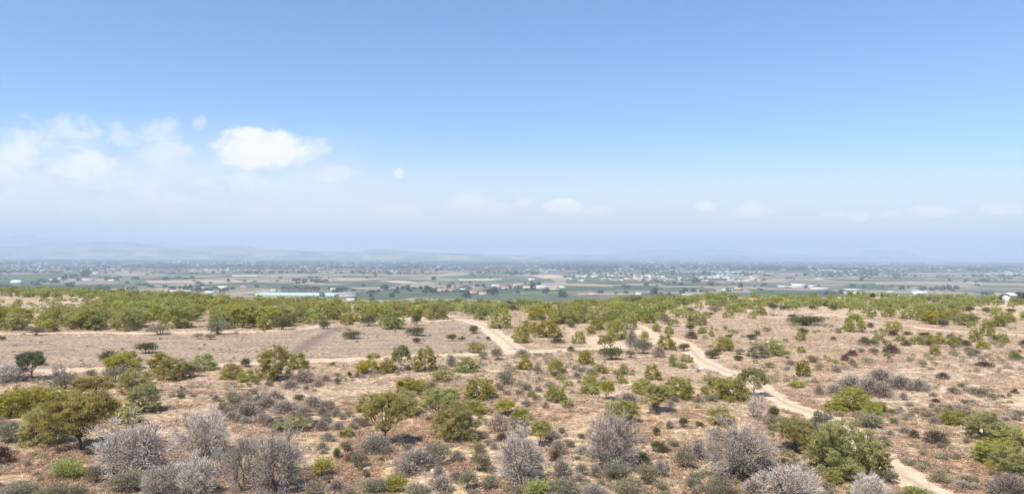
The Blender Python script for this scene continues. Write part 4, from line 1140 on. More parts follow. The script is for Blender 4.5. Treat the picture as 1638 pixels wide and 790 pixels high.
# beyond what can be counted: the crest of the plateau and the slope falling to the valley
r = np.random.default_rng(99)
xx = r.uniform(-420, 480, 3600); yv = edge_y(xx) + r.uniform(-110, 150, 3600)
dens = vnoise(xx / 18, yv / 26, 55) + 0.30 * (xx / np.maximum(yv, 1) < 0.2) + .30 * (xx / np.maximum(yv, 1) >= 0.2) - .25 * (yv < edge_y(xx) - 50)
dens = dens - .45 * ((xx / yv < -.55) & (yv < edge_y(xx) - 25)); fdd = track_dist(xx, yv); dens = dens - 2 * (fdd < 2.5)
for x, y, dn in zip(xx, yv, dens):
    if dn > 0.02:
        H = r.uniform(1.4, 3.2); items.append((x, y, float(h_low(x, y)) - .1, H * r.uniform(1.1, 1.9), H, int(r.integers(0, 9)), r.random()))
V, Fc, T = scatter_mesh(items, PL)
o = link('distant_scrub', make_mesh('distant_scrub', V, Fc, dict(tone=T)), M['P']); o['kind'] = 'stuff'; o['label'] = 'mass of low green scrub along the crest of the plateau'

# dry ground cover, thickest near the camera
r = np.random.default_rng(5)
def cover(name, n, yr, lib, mat, hr, wr, seed, label, dthr=-0.1, umax=0.95, streak=4.0):
    r = np.random.default_rng(seed)
    y = yr[0] * (yr[1] / yr[0]) ** (r.random(n) ** 1.15)
    x = r.uniform(-umax, umax, n) * y
    td = track_dist(x, y)
    fi = in_poly(x, y, FIELDS[0]) | in_poly(x, y, FIELDS[1])
    sa = np.zeros(n, bool)
    for p in SANDY: sa |= in_poly(x, y, p)
    dn = fbm(x / streak, y / streak, 3, seed + 3) + 0.5 * fbm(x / 25, y / 25, 2, seed + 7)
    ok = (td > 0.15) & (dn > dthr) & ~sa & (~fi | (r.random(n) < .5))
    x, y, fi = x[ok], y[ok], fi[ok]
    z = h_full(x, y, td[ok])
    its = []
    for a, b, cz, f in zip(x, y, z, fi):
        H = r.uniform(*hr) * (.5 if f else 1) * (1 + b / 260); its.append((a, b, cz - .02, H * r.uniform(*wr), H, int(r.integers(0, 99)), r.random()))
    far_ = [i for i in its if i[1] > 80]; its = [i for i in its if i[1] <= 80]
    thin = []
    for V, Fc, t in lib:
        k_ = Fc[::2] if len(Fc) > 16 else Fc
        thin.append((V, k_, t))
    V, Fc, T = scatter_mesh(its, lib)
    if far_:
        V2, F2, T2 = scatter_mesh(far_, thin); Fc = np.concatenate([Fc, F2 + len(V)]); V = np.concatenate([V, V2]); T = np.concatenate([T, T2])
    o = link(name, make_mesh(name, V, Fc, dict(tone=T)), mat); o['kind'] = 'stuff'; o['label'] = label
def tuftlib(seed, n, spread, up, ln, wd):
    out = []
    for k in range(6):
        r = np.random.default_rng(seed + k)
        c = r.normal(size=(n, 3)) * np.array([spread, spread, 0]) ; c[:, 2] = r.uniform(0, .25, n)
        d = unit(c * np.array([1.2, 1.2, 0]) + r.normal(size=(n, 3)) * .45 + np.array([0, 0, up]))
        V, Fc, t = blades(r, c, d, r.uniform(.5, 1.0, n) * ln, wd, r.uniform(0, 1, n)); V[:, 2] = np.maximum(V[:, 2], -.05)
        out.append((V, Fc, t))
    return out
M['straw'] = leaf_mat('straw_grass', (0.34, 0.26, 0.15), (0.66, 0.525, 0.335), .3)
M['litterb'] = leaf_mat('brown_dry_scrub', (0.26, 0.190, 0.125), (0.58, 0.445, 0.295), .3)
M['greyl'] = leaf_mat('grey_dry_scrub', (0.28, 0.245, 0.17), (0.58, 0.50, 0.37), .3)
TA = tuftlib(11, 22, .28, .9, .75, .10)
TB = tuftlib(31, 26, .30, .45, .5, .13)
cover('dry_grass', 34000, (34, 150), TA, M['straw'], (.12, .32), (1.0, 1.8), 3, 'straw coloured dry grass tufts over the foreground', 0.0)
cover('dry_undergrowth', 70000, (34, 260), TB, M['litterb'], (.12, .36), (1.3, 2.6), 13, 'low brown dry undergrowth over the soil', 0.02)
cover('grey_undergrowth', 17000, (34, 260), TB, M['greyl'], (.16, .42), (1.2, 2.3), 23, 'low grey dry undergrowth over the soil', 0.08)
# loose pale stones
def stone_lib():
    out = []
    for k in range(5):
        r = np.random.default_rng(400 + k)
        v = np.array([(1, 0, 0), (-1, 0, 0), (0, 1, 0), (0, -1, 0), (0, 0, 1), (0, 0, -1), (.7, .7, .3), (-.7, .6, .4), (.6, -.7, .4), (-.6, -.7, .3)], float) * (1 + r.normal(size=(10, 3)) * .16) * np.array([.5, .5, .5])
        f = [(4, 0, 6), (4, 6, 2), (4, 2, 7), (4, 7, 1), (4, 1, 9), (4, 9, 3), (4, 3, 8), (4, 8, 0), (0, 5, 6), (6, 5, 2), (2, 5, 7), (7, 5, 1), (1, 5, 9), (9, 5, 3), (3, 5, 8), (8, 5, 0)]
        out.append((v, np.array(f), r.uniform(0.2, 1, 10)))
    return out
M['stone'] = leaf_mat('pale_limestone', (0.40, 0.31, 0.22), (0.60, 0.48, 0.36), .0)
cover('low_scrub', 8000, (36, 240), SL, M['S'], (.22, .55), (1.2, 2.2), 63, 'low grey green cushions of scrub between the bushes', 0.10, streak=9.0)
ST = stone_lib()
cover('loose_stones', 6000, (34, 200), ST, M['stone'], (.05, .16), (1.0, 2.2), 43, 'loose pale stones scattered over the soil', 0.0)

# single rocks
def boulder(px, py, w, h, seed, label):
    p = ground_at(px, py)[0]; D = -((p - CO) @ CR)[2]; r = np.random.default_rng(seed)
    n, m = 18, 10
    th = np.linspace(0, 2 * math.pi, n, endpoint=False); ph = np.linspace(-.35, math.pi / 2, m)
    T_, P_ = np.meshgrid(th, ph)
    d = np.stack([np.cos(T_) * np.cos(P_), np.sin(T_) * np.cos(P_), np.sin(P_)], -1)
    rr = 1 + 0.35 * fbm(d[..., 0] * 1.4 + 5 * seed, d[..., 1] * 1.4 + d[..., 2] * 2, 3, seed)
    V = (d * rr[..., None] * np.array([w / 2, w / 2.6, h]) * D / F).reshape(-1, 3)
    ii = np.arange(n * m).reshape(m, n); q = np.stack([ii[:-1], np.roll(ii[:-1], -1, 1), np.roll(ii[1:], -1, 1), ii[1:]], -1).reshape(-1, 4)
    o = link('rock', make_mesh('rock', V, q, dict(tone=np.full(n * m, .85))), M['stone'])
    o.location = (p[0], p[1], h1(p[0], p[1]) - 0.05); tag(o, label, 'rock', 'pale boulders')
boulder(698, 755, 20, 8, 1, 'pale flat boulder right below the tangle of dead violet brush')
boulder(1122, 590, 10, 4, 2, 'small white rock lying on the sandy bend of the winding track')
boulder(1455, 498, 17, 7, 3, 'pale domed rock outcrop in the far right scrub')
boulder(1120, 685, 7, 3, 4, 'tiny white stone beside the tiny green bushes')
boulder(1230, 549, 12, 4, 5, 'low pale rock in the open scrub right of the track')

# ------------------------------------------------------------------ the valley: plots, buildings, trees
def plot_quad(pts, color, name='field'):
    P = ground_at([a for a, b in pts], [b for a, b in pts]); n = 14
    a, b, c_, d = P[0], P[1], P[2], P[3]
    V = []
    for i in range(n + 1):
        for j in range(n + 1):
            u, v = i / n, j / n
            p = (a * (1 - u) + b * u) * (1 - v) + (d * (1 - u) + c_ * u) * v
            V.append((p[0], p[1], float(h_low(p[0], p[1])) + 0.45))
    ii = np.arange((n + 1) ** 2).reshape(n + 1, n + 1)
    q = np.stack([ii[:-1, :-1], ii[:-1, 1:], ii[1:, 1:], ii[1:, :-1]], -1).reshape(-1, 4)
    nz_ = np.cross(np.array(V[q[0][1]]) - V[q[0][0]], np.array(V[q[0][2]]) - V[q[0][0]])[2]
    if nz_ < 0: q = q[:, ::-1]
    m, n_, b_, o_ = new_mat('plot_soil')
    pp = n_.new('ShaderNodeNewGeometry').outputs['Position']
    k1 = n_.noise(n_.mapping(pp, (1 / 40., 1 / 40., 0)), 1, 5, .65)
    wv = n_.new('ShaderNodeTexWave', wave_type='BANDS', bands_direction='X'); n_.set(wv.inputs['Vector'], n_.mapping(pp, (1, 1, 0), 0.3)); wv.inputs['Scale'].default_value = .06
    cc = n_.mix(n_.ramp(k1, .35, .65), tuple(x * .78 for x in color), tuple(min(x * 1.18, .8) for x in color))
    cc = n_.mix(n_.math('MULTIPLY', wv.outputs[1], .18), cc, tuple(x * .6 for x in color))
    n_.l.new(cc, b_.inputs['Base Color']); b_.inputs['Roughness'].default_value = 1
    o = link(name, make_mesh(name, np.array(V), q), m); o['kind'] = 'structure'
TAN, PALE, GRN, DGR, BRN, LGR = (.30, .25, .18), (.52, .45, .36), (.095, .120, .062), (.065, .085, .048), (.21, .175, .13), (.135, .17, .08)
for q, c_ in [
    ([(0, 436.5), (75, 436.5), (80, 438), (0, 438)], TAN), ([(0, 441), (120, 440), (130, 445), (0, 446)], GRN), ([(150, 435), (250, 435.5), (255, 437), (150, 437)], TAN),
    ([(100, 445.5), (190, 446), (195, 450), (95, 450)], TAN), ([(190, 448), (230, 447), (238, 453), (188, 453.5)], LGR), ([(215, 447.5), (230, 447.5), (240, 453), (218, 453)], GRN),
    ([(232, 449), (370, 446.5), (400, 452), (238, 453)], (.40, .31, .22)), ([(370, 440), (410, 439.5), (412, 442), (372, 442.5)], PALE), ([(0, 454), (200, 455), (200, 459), (0, 458)], DGR),
    ([(215, 458), (420, 456), (430, 459), (215, 461)], LGR), ([(410, 439), (500, 438), (510, 441), (410, 442)], TAN), ([(410, 444), (530, 444), (545, 447), (412, 447)], BRN),
    ([(480, 445), (540, 444), (640, 446), (560, 449)], (.38, .31, .23)), ([(500, 450), (590, 449.5), (640, 453), (520, 453.5)], GRN), ([(603, 449.5), (640, 449), (672, 452), (640, 453)], PALE),
    ([(655, 444.8), (700, 444.5), (702, 447.5), (662, 447.5)], TAN), ([(680, 449), (770, 448), (790, 451), (700, 453)], LGR), ([(733, 446.5), (800, 446), (810, 448.5), (735, 449)], PALE),
    ([(560, 459.5), (615, 459), (620, 462.5), (565, 463)], TAN), ([(590, 464), (690, 464), (700, 470), (590, 470)], GRN), ([(660, 470), (790, 470), (792, 472), (660, 472)], DGR),
    ([(790, 446), (880, 446), (890, 452), (790, 452)], GRN), ([(850, 440.5), (895, 440.5), (905, 445), (868, 445)], (.50, .39, .29)), ([(905, 446), (1000, 447), (1040, 452), (905, 453)], GRN),
    ([(820, 458), (900, 457), (905, 460), (820, 461)], PALE), ([(820, 467), (900, 466), (905, 470), (820, 471)], LGR), ([(915, 465), (1010, 464.5), (1040, 467), (920, 467.5)], LGR),
    ([(920, 468.5), (1010, 468), (1020, 471.5), (925, 472)], TAN), ([(980, 457.5), (1045, 457), (1050, 461), (985, 461.5)], DGR), ([(1050, 457), (1220, 458), (1230, 460), (1052, 459.5)], TAN),
    ([(1060, 462), (1140, 461), (1145, 466), (1060, 467)], GRN), ([(1200, 440), (1300, 441), (1310, 446), (1200, 446)], BRN), ([(1230, 452), (1350, 450.5), (1640, 453), (1640, 454.5), (1400, 453), (1232, 454.5)][:4], TAN),
    ([(1400, 453), (1640, 455), (1640, 457), (1400, 455.5)], TAN), ([(1600, 437), (1645, 437.5), (1645, 440), (1610, 439.5)], PALE), ([(1350, 457), (1420, 457), (1420, 462), (1350, 462.5)], DGR),
    ([(1235, 466), (1330, 463.5), (1330, 466.5), (1240, 469)], GRN), ([(1430, 458), (1640, 460), (1640, 463), (1430, 461)], BRN), ([(1540, 464), (1640, 465), (1640, 468), (1540, 467)], GRN),
    ([(1425, 471), (1560, 474), (1592, 479), (1440, 477)], (.60, .48, .36)), ([(1100, 437.8), (1122, 437.6), (1124, 439), (1100, 439.2)], (.16, .42, .34)), ([(1140, 438), (1185, 437.5), (1190, 439.8), (1142, 439.6)], (.16, .42, .34)),
]: plot_quad(q, c_)

def paint(name, color, rough=.8):
    m, n_, b_, o_ = new_mat(name)
    pp = n_.new('ShaderNodeTexCoord').outputs['Object']
    k1 = n_.noise(pp, .35, 4, .6)
    oi = n_.new('ShaderNodeObjectInfo').outputs['Random']
    cc = n_.mix(n_.ramp(k1, .35, .7), color, tuple(x * .82 for x in color))
    hs = n_.new('ShaderNodeHueSaturation'); n_.l.new(cc, hs.inputs['Color']); n_.set(hs.inputs['Value'], n_.math('MULTIPLY_ADD', oi, .3, .82))
    n_.l.new(hs.outputs[0], b_.inputs['Base Color']); b_.inputs['Roughness'].default_value = rough
    return m
WM = {'white': paint('whitewash', (.78, .76, .72)), 'ochre': paint('ochre_render', (.55, .40, .25)), 'pink': paint('pink_render', (.60, .38, .32)), 'grey': paint('grey_render', (.45, .45, .45)), 'cream': paint('cream_render', (.66, .58, .46))}
RM = {'tile': paint('clay_roof_tiles', (.42, .24, .17)), 'pale': paint('pale_roof', (.62, .60, .57)), 'blue': paint('grey_blue_roof', (.25, .31, .37)), 'white': paint('white_roof', (.80, .79, .77)), 'red': paint('red_roof', (.40, .20, .15))}
WINM = paint('dark_window', (.05, .06, .07), .3)
FILM = paint('green_polythene_film', (.46, .60, .54), .6)
def box_vf(x0, x1, y0, y1, z0, z1):
    V = np.array([(a, b, c_) for c_ in (z0, z1) for a, b in ((x0, y0), (x1, y0), (x1, y1), (x0, y1))], float)
    return V, np.array([(3, 2, 1, 0), (4, 5, 6, 7), (0, 1, 5, 4), (1, 2, 6, 5), (2, 3, 7, 6), (3, 0, 4, 7)])
def merge(l):
    V, Fc, o = [], [], 0
    for v, f in l: V.append(v); Fc.append(np.asarray(f) + o); o += len(v)
    return np.concatenate(V), np.concatenate(Fc)
def gable(w, d, h, r, over=.4):
    a, b = w / 2 + over, d / 2 + over
    V = np.array([(-a, -b, h), (a, -b, h), (a, b, h), (-a, b, h), (-a, 0, h + r), (a, 0, h + r)], float)
    V2 = V.copy(); V2[:, 2] += .25
    Vv = np.concatenate([V, V2])
    f = [(0, 4, 5, 1), (4, 3, 2, 5), (6, 7, 11, 10), (10, 11, 8, 9), (0, 1, 7, 6), (2, 3, 9, 8), (0, 6, 10, 4), (4, 10, 9, 3), (1, 5, 11, 7), (5, 2, 8, 11)]
    return Vv, np.array(f)
HL = {}
def house_meshes(w, d, h, roof):
    key = (round(w), round(d), round(h), roof)
    if key in HL: return HL[key]
    w, d, h = [max(k, 2.5) for k in key[:3]]
    V, f = box_vf(-w / 2, w / 2, -d / 2, d / 2, -1.5, h)
    if roof == 'gable':
        V = np.concatenate([V, [(-w / 2, 0, h + d * .18), (w / 2, 0, h + d * .18)]])
        wall = make_mesh('wall', V, [f, np.array([(4, 7, 8), (6, 5, 9)])])
        Vr, fr = gable(w, d, h + .05, d * .20)
    else:
        wall = make_mesh('wall', V, f)
        Vr, fr = merge([box_vf(-w / 2 - .2, w / 2 + .2, -d / 2 - .2, d / 2 + .2, h + .01, h + .45)])
    roofm = make_mesh('roof', Vr, fr)
    n = max(2, int(w / 4.5)); wins = []
    for k in range(min(n, 9)):
        cx = -w / 2 + (k + .5) * w / min(n, 9)
        for fl in range(max(1, int(h // 3.1))):
            wins.append((cx, -d / 2, fl * 3 + 1.0))
    if 'w' not in HL:
        Vw, fw = box_vf(-.8, .8, -.04, .1, 0, 1.3); HL['w'] = make_mesh('window', Vw, fw)
    HL[key] = (wall, roofm, wins); return HL[key]
def building(px, py, wpx, hpx, wall, roof, rtype, name, label, cat, group='buildings in the valley', dratio=.6, rot=None, parts=True):
    p = ground_at(px, py)[0]; D = -((p - CO) @ CR)[2]
    w = wpx * D / F; d = min(max(w * dratio, 6), 30); h = max(hpx * D / F * (.72 if rtype == 'gable' else .95), 2.6)
    ms = house_meshes(w, d, h, rtype)
    o = bpy.data.objects.new(name, None); col.objects.link(o)
    if parts:
        for q in ms[2]:
            c_ = bpy.data.objects.new('window', HL['w']); col.objects.link(c_); c_.parent = o; c_.location = q
            if not HL['w'].materials: HL['w'].materials.append(WINM)
    for me, m in zip(ms[:2], (WM[wall], RM[roof])):
        c_ = bpy.data.objects.new(me.name.split('.')[0], me); col.objects.link(c_); c_.parent = o
        if not me.materials: me.materials.append(m)
        c_.material_slots[0].link = 'OBJECT'; c_.material_slots[0].material = m
    z = float(h_low(p[0], p[1])); o.location = (p[0], p[1] + d / 2, z)
    o.rotation_euler = (0, 0, rnd.uniform(-.25, .25) if rot is None else rot)
    tag(o, label, cat, group); return o
BUILD = '''
24 453.5 15 5 white white gable barn white peaked shed standing alone at the far left of the valley|shed
93 448 9 3 cream pale gable farmhouse small pale farmhouse right of the far left white shed|farmhouse
137 449 17 3 white pale flat barn long low white shed beside the dark tree clump on the left|shed
152 438.5 8 2.5 white pale flat farmhouse small white block behind the left dark tree clump|house
177 450 10 2.5 cream pale gable farmhouse pale house at the striped left plots|farmhouse
82 448 8 2 white pale flat farmhouse tiny white house left of the small pale farmhouse|house
281 467.5 38 3 white pale flat barn long white wall and roof just behind the left pine ridge|shed
326 465 7 6 pink white flat farmhouse small pink and white tower house behind the left belt|house
334 469 14 3 white white flat barn white low shed under the pink and white house|shed
353 462.5 20 3 cream pale gable farmhouse long cream farmhouse with a reddish roof right of the pink house|farmhouse
389 459 9 2.5 white tile gable farmhouse tiny tiled house behind the left pine belt|house
437 467 9 4 cream pale gable farmhouse small house left of the long palm row|house
532 464 9 4 white blue gable farmhouse small blue roofed shed between the two palm rows|shed
555 477 26 9 ochre blue gable farmhouse ochre house with a grey blue roof at the end of the greenhouse|house
560 482 12 4 white white gable farmhouse white tent like shed just below the ochre house|shed
517 479 12 4 grey pale flat barn small grey shed below the long greenhouse|shed
707 466 16 4 white tile gable farmhouse white house with an orange roof behind the far scrub|house
722 465 14 3 cream tile gable farmhouse cream house right of the white orange roofed house|house
740 464 8 3 white pale flat farmhouse white cube house left of the pink roofed farm|house
757 470 14 6 pink red gable farmhouse pink farm with a red roof right behind the far scrub|farmhouse
772 472 12 5 cream tile gable farmhouse cream annex right of the red roofed pink farm|house
793 460 14 4 cream pale gable farmhouse pale farmhouse behind the big round valley tree|farmhouse
808 462 12 4 cream tile gable farmhouse tiled farmhouse right of the pale farmhouse|farmhouse
828 459 14 3.5 cream pale flat farmhouse flat pale farmhouse left of the dark cypress group|farmhouse
866 462 18 4.5 cream pale gable farmhouse pale farmhouse right of the dark cypress group|farmhouse
886 464 16 5 cream tile gable farmhouse tiled farmhouse, right one of the central pair|farmhouse
900 461 9 3 white pale flat farmhouse tiny white block right of the central tiled farmhouse|house
850 448.5 10 3 white pale flat farmhouse tiny white house left of the pale central plot|house
948 472.5 12 4 pink pale flat farmhouse pinkish low shed at the end of the green strip|shed
1022 473.5 10 6 white white flat farmhouse white cube building before the dark tree right of centre|building
1100 473 16 3 cream pale flat barn long cream wall on the scrub's far rim|shed
1165 466 16 3.5 white white flat barn pale glasshouse left of the ochre hall|shed
1182 465 14 5 ochre pale flat barn ochre hall right of the pale glasshouse|building
1120 466.5 12 3 ochre tile gable farmhouse low ochre farmhouse in the green orchard right of centre|farmhouse
1254 460 16 3 white white flat barn white flat hall, left of the long shed group|hall
1278 460.5 24 5 cream pale gable barn long cream hall, biggest of the right shed group|hall
1299 459 9 2.5 white white flat barn small white hall right of the long cream hall|hall
1313 463 26 3 white pale flat barn long low pale shed below the small white hall|shed
1368 474 24 4.5 grey pale flat barn grey white works building under the silos|building
1425 468 9 2.5 cream pale flat farmhouse tiny cream shed left of the white modern building|shed
1474 472 20 6.5 white white flat barn bright white modern building with dark windows at the right|building
1493 469 9 3 pink red gable farmhouse small orange house right of the bright white modern building|house
1508 470 8 2.5 cream tile gable farmhouse tiny tiled house beyond the small orange house|house
1598 473 12 4 cream tile gable farmhouse tiled house at the far right before the dark pines|house
1622 483 11 4 white pale gable farmhouse white house behind the pines at the right edge|house
1380 447.5 8 2.5 cream pale flat farmhouse pale small house far in the right haze|house
1312 447 12 2.5 cream pale flat farmhouse low pale sheds far in the right haze|shed
1170 449 10 2.5 white tile gable farmhouse tiled house at the right end of the village|house
'''
for ln in BUILD.strip().splitlines():
    h_, cat = ln.split('|'); a = h_.split(' ', 8)
    rt = a[6]
    building(float(a[0]), float(a[1]), float(a[2]), float(a[3]), a[4], a[5], rt, {'barn': 'farm_shed', 'farmhouse': 'farmhouse'}[a[7]], a[8], cat)
# silos in a row
for k in range(5):
    p = ground_at(1360.5 + k * 2.9, 470)[0]; D = -((p - CO) @ CR)[2]; R_ = 1.15 * D / F; Hh = 7.0 * D / F
    th = np.linspace(0, 2 * math.pi, 14, endpoint=False)
    prof = [(R_, -1), (R_, Hh * .82), (R_ * .5, Hh * .95), (.05, Hh)]
    V = np.array([(r_ * math.cos(t), r_ * math.sin(t), z_) for r_, z_ in prof for t in th]); ii = np.arange(len(V)).reshape(4, 14)
    q = np.stack([ii[:-1], np.roll(ii[:-1], -1, 1), np.roll(ii[1:], -1, 1), ii[1:]], -1).reshape(-1, 4)
    o = link('silo', make_mesh('silo', V, q, smooth=True), WM['white']); o.location = (p[0], p[1], float(h_low(p[0], p[1])))
    tag(o, ORD[k] + ' white silo from the left in the row over the grey works building', 'silo', 'white silos in a row')
# long tunnel greenhouses of polythene
gp, gp2 = ground_at(409, 472.5)[0], ground_at(536, 473.5)[0]
Dg = -((gp - CO) @ CR)[2]
for k in range(5):
    L = np.linalg.norm(gp2[:2] - gp[:2]); n = 9; th = np.linspace(0, math.pi, n); R_ = 5.0
    V = []; ns = 24
    for i in range(ns + 1):
        for t in th: V.append((i / ns * L, R_ * math.cos(t) + k * 11.5, 1.2 + 3.6 * math.sin(t) + (0 if i not in (0, ns) else 0)))
    for i in range(ns + 1): V.append((i / ns * L, R_ + k * 11.5, -1)); V.append((i / ns * L, -R_ + k * 11.5, -1))
    V = np.array(V); ii = np.arange((ns + 1) * n).reshape(ns + 1, n)
    q = np.stack([ii[:-1, :-1], ii[1:, :-1], ii[1:, 1:], ii[:-1, 1:]], -1).reshape(-1, 4)
    b0 = (ns + 1) * n
    side = [(ii[i, n - 1], ii[i + 1, n - 1], b0 + 2 * i + 3, b0 + 2 * i + 1) for i in range(ns)] + [(ii[i, 0], b0 + 2 * i, b0 + 2 * i + 2, ii[i + 1, 0]) for i in range(ns)]
    o = link('greenhouse', make_mesh('greenhouse', V, np.concatenate([q, np.array(side)]), smooth=False), FILM)
    ang = math.atan2(gp2[1] - gp[1], gp2[0] - gp[0]); o.rotation_euler = (0, 0, ang)
    o.location = (gp[0], gp[1], max(float(h_low(*gp[:2])), VALLEY - 2) + .2)
    tag(o, 'long turquoise polythene greenhouse under the palm row, ' + ['nearest', 'second', 'third', 'fourth', 'farthest'][k] + ' of its tunnels', 'greenhouse', 'tunnel greenhouses side by side')

# valley trees
def dark_mat(name, lo, hi): return leaf_mat(name, lo, hi, .15)
M['VT'] = dark_mat('valley_foliage', (.028, .042, .018), (.085, .105, .042))
def valley_tree(px, py, w, h, label, group, name='broad_tree', cat='tree', shape='P', base=None):
    p = ground_at(px, py)[0] if base is None else base; D = -((p - CO) @ CR)[2]
    get_lib(shape, 'P', 1 if w > 5 else 0, int(px) % 3)
    (V, Fc, t), tr = LIB[(shape, 1 if w > 5 else 0, int(px) % 3)]
    key = ('v', shape, w > 5, int(px) % 3)
    if key not in LIB:
        cm = make_mesh('crown', V, Fc, dict(tone=t)); cm.materials.append(M['VT'])
        th = np.linspace(0, 2 * math.pi, 6, endpoint=False)
        Vt = np.array([(r_ * math.cos(a), r_ * math.sin(a), z_) for r_, z_ in ((.05, -.03), (.035, .3), (.02, .6)) for a in th]); ii = np.arange(18).reshape(3, 6)
        tm = make_mesh('trunk', Vt, np.stack([ii[:-1], np.roll(ii[:-1], -1, 1), np.roll(ii[1:], -1, 1), ii[1:]], -1).reshape(-1, 4), dict(tone=np.full(18, .5))); tm.materials.append(M['bark'])
        LIB[key] = (cm, tm)
    cm, tm = LIB[key]
    o = bpy.data.objects.new(name, None); col.objects.link(o)
    for nm, me in (('crown', cm), ('trunk', tm)):
        c_ = bpy.data.objects.new(nm, me); col.objects.link(c_); c_.parent = o
    o.location = (p[0], p[1], float(h_low(p[0], p[1])) - .2); o.scale = (w * D / F, w * D / F, h * D / F)
    tag(o, label, cat, group)
VT = '''
52 454.5 6 4 left one of two dark round trees above the far left pines
60 454 6 5 right one of two dark round trees above the far left pines
103 448 9 7 dark tree clump left of the long low white shed
105 443.5 5 5 small dark tree behind the dark clump by the white shed
115 445 7 6 dark tree standing left of the tallest left valley tree
122 443 6 5 small dark tree between two larger ones on the left plain
136 443 13 11 tallest dark tree of the left plain, right over the white shed
88 449 8 5 dark bush like tree near the small pale farmhouse
173 448 12 5 wide dark tree at the left of the striped plots
186 449 10 5 wide dark tree at the right of the striped plots
204 453.5 7 4 lone dark tree on the green plot edge
219 447 8 5 dark tree pair like crown above the green plot
265 448.5 9 6 lone dark tree in front of the tan field
277 465 11 8 large dark tree behind the left ridge's pale wall
305 461 6 6 dark tree left of the pink tower house
318 466 12 7 dark green tree just left of the pink tower house
352 470 3 9 slim dark cypress at the cream farmhouse
365 451 6 6 dark tree at the far edge of the tan field
500 446 5 4 small dark tree on the brown plot
551 444 5 3 left small dark tree on the far plain
486 454 5 5 small dark tree above the long palm row
617 463.5 9 9 dark round tree, first of the row right of the short palm row
636 463 6 5 dark tree, second of the row right of the short palm row
644 462.5 4 5 dark tree, third of the row right of the short palm row
652 463 9 8 dark round tree, fourth of the row right of the short palm row
673 462.5 6 6 dark tree, fifth of the row right of the short palm row
683 464 9 7 dark tree, sixth of the row right of the short palm row
700 463 9 4 low dark tree left of the round tree by the houses
718 463 9 9 round dark tree above the white orange roofed house
728 461 5 4 small dark tree right of the round dark tree
694 447.5 9 6 lone dark tree on the far tan field
594 474.5 9 5 dark tree right beside the ochre house
627 475 9 7 lone dark round tree on the green strip
595 482 10 6 dark tree in front of the ochre house plot
515 476 10 9 big dark green tree in front of the greenhouse
790 471 14 13 big round dark tree near the farmhouses
746 476 14 12 tall green pine rising behind the scrub left of the pink farm
852 464 10 14 tall dark cypress clump left of the central farmhouses
862 459 9 8 dark tree behind the tall cypress clump
875 466 9 6 low dark tree between the central farmhouses
900 475 16 11 broad green tree left of the green strip
1048 471 11 11 large dark tree right of the white cube building
1057 473 9 6 lower dark tree leaning against the large dark tree
1070 472 7 5 small dark tree right of the large dark tree
1112 452 14 6 dark tree group before the village's right end
1184 461 8 9 tall dark tree over the ochre hall
1289 461 5 5 small dark tree between the halls
1322 471 9 6 dark tree below the long low pale shed
1332 472 9 7 dark tree right below the long low pale shed
1345 469 9 6 dark tree left of the silos
1396 476 9 8 round dark tree right of the silos
1411 479 4 10 slim dark tree right of the round dark one
1442 463 9 7 lone dark round tree in the right plain
1378 449 7 6 lone dark tree far in the right haze
1475 463 14 5 low wide dark tree behind the bright white modern building
1500 463 9 6 dark tree, left of the four at the right plain
1508 463 8 7 dark tree, second of the four at the right plain
1518 463 9 8 dark tree, third of the four at the right plain
1530 463 9 7 dark tree, right one of the four at the right plain
1573 450 16 4 long low dark tree clump in the right haze
1608 481 18 11 dark green pine before the right edge house
1632 480 18 13 dark green pine at the right edge over the scrub
'''
for ln in VT.strip().splitlines():
    a = ln.split(' ', 4); valley_tree(float(a[0]), float(a[1]), float(a[2]), float(a[3]), a[4], 'dark trees scattered over the valley')
# palms: slim trunk and a head of fronds
r = np.random.default_rng(301)
tb = tube([(0, 0, -.03), (.012, 0, .4), (0, .01, .78)], [.035, .028, .026], 6)
palm_t = make_mesh('trunk', tb[0], tb[1], dict(tone=tb[2])); palm_t.materials.append(M['bark'])
fr = []
for k in range(44):
    a = r.uniform(0, 6.28); e = r.uniform(-.5, 1.2); d0 = np.array([math.cos(a) * math.cos(e), math.sin(a) * math.cos(e), math.sin(e)])
    P = [np.array([0, 0, .78])]
    for j in range(4): P.append(P[-1] + d0 * .075); d0 = unit((d0 + np.array([0, 0, -.28]))[None])[0]
    s_ = np.cross(d0, (0, 0, 1)); s_ /= np.linalg.norm(s_) + 1e-9
    wv = [.01, .04, .045, .03, .004]
    V = np.concatenate([[p - s_ * w_, p + s_ * w_] for p, w_ in zip(P, wv)]); fr.append((V, np.array([(2 * i, 2 * i + 1, 2 * i + 3, 2 * i + 2) for i in range(4)]), np.full(10, r.uniform(0, .7))))
for k in range(60):      # the skirt of old hanging fronds
    a = r.uniform(0, 6.28); z_ = r.uniform(.12, .76); q_ = np.array([math.cos(a), math.sin(a), 0]) * r.uniform(.03, .10)
    s_ = np.array([-math.sin(a), math.cos(a), 0]) * r.uniform(.02, .045)
    b_ = q_ + (0, 0, z_); e_ = q_ * 1.5 + (0, 0, z_ - r.uniform(.08, .16))
    fr.append((np.array([b_ - s_, b_ + s_, e_ + s_ * .6, e_ - s_ * .6]), np.array([(0, 1, 2, 3)]), np.full(4, r.uniform(.2, 1))))
Vf, Ff, Tf = join(fr)
M['palm'] = dark_mat('dusty_palm_fronds', (.055, .045, .038), (.15, .12, .10))
palm_c = make_mesh('crown', Vf, Ff, dict(tone=Tf)); palm_c.materials.append(M['palm'])
k = 0
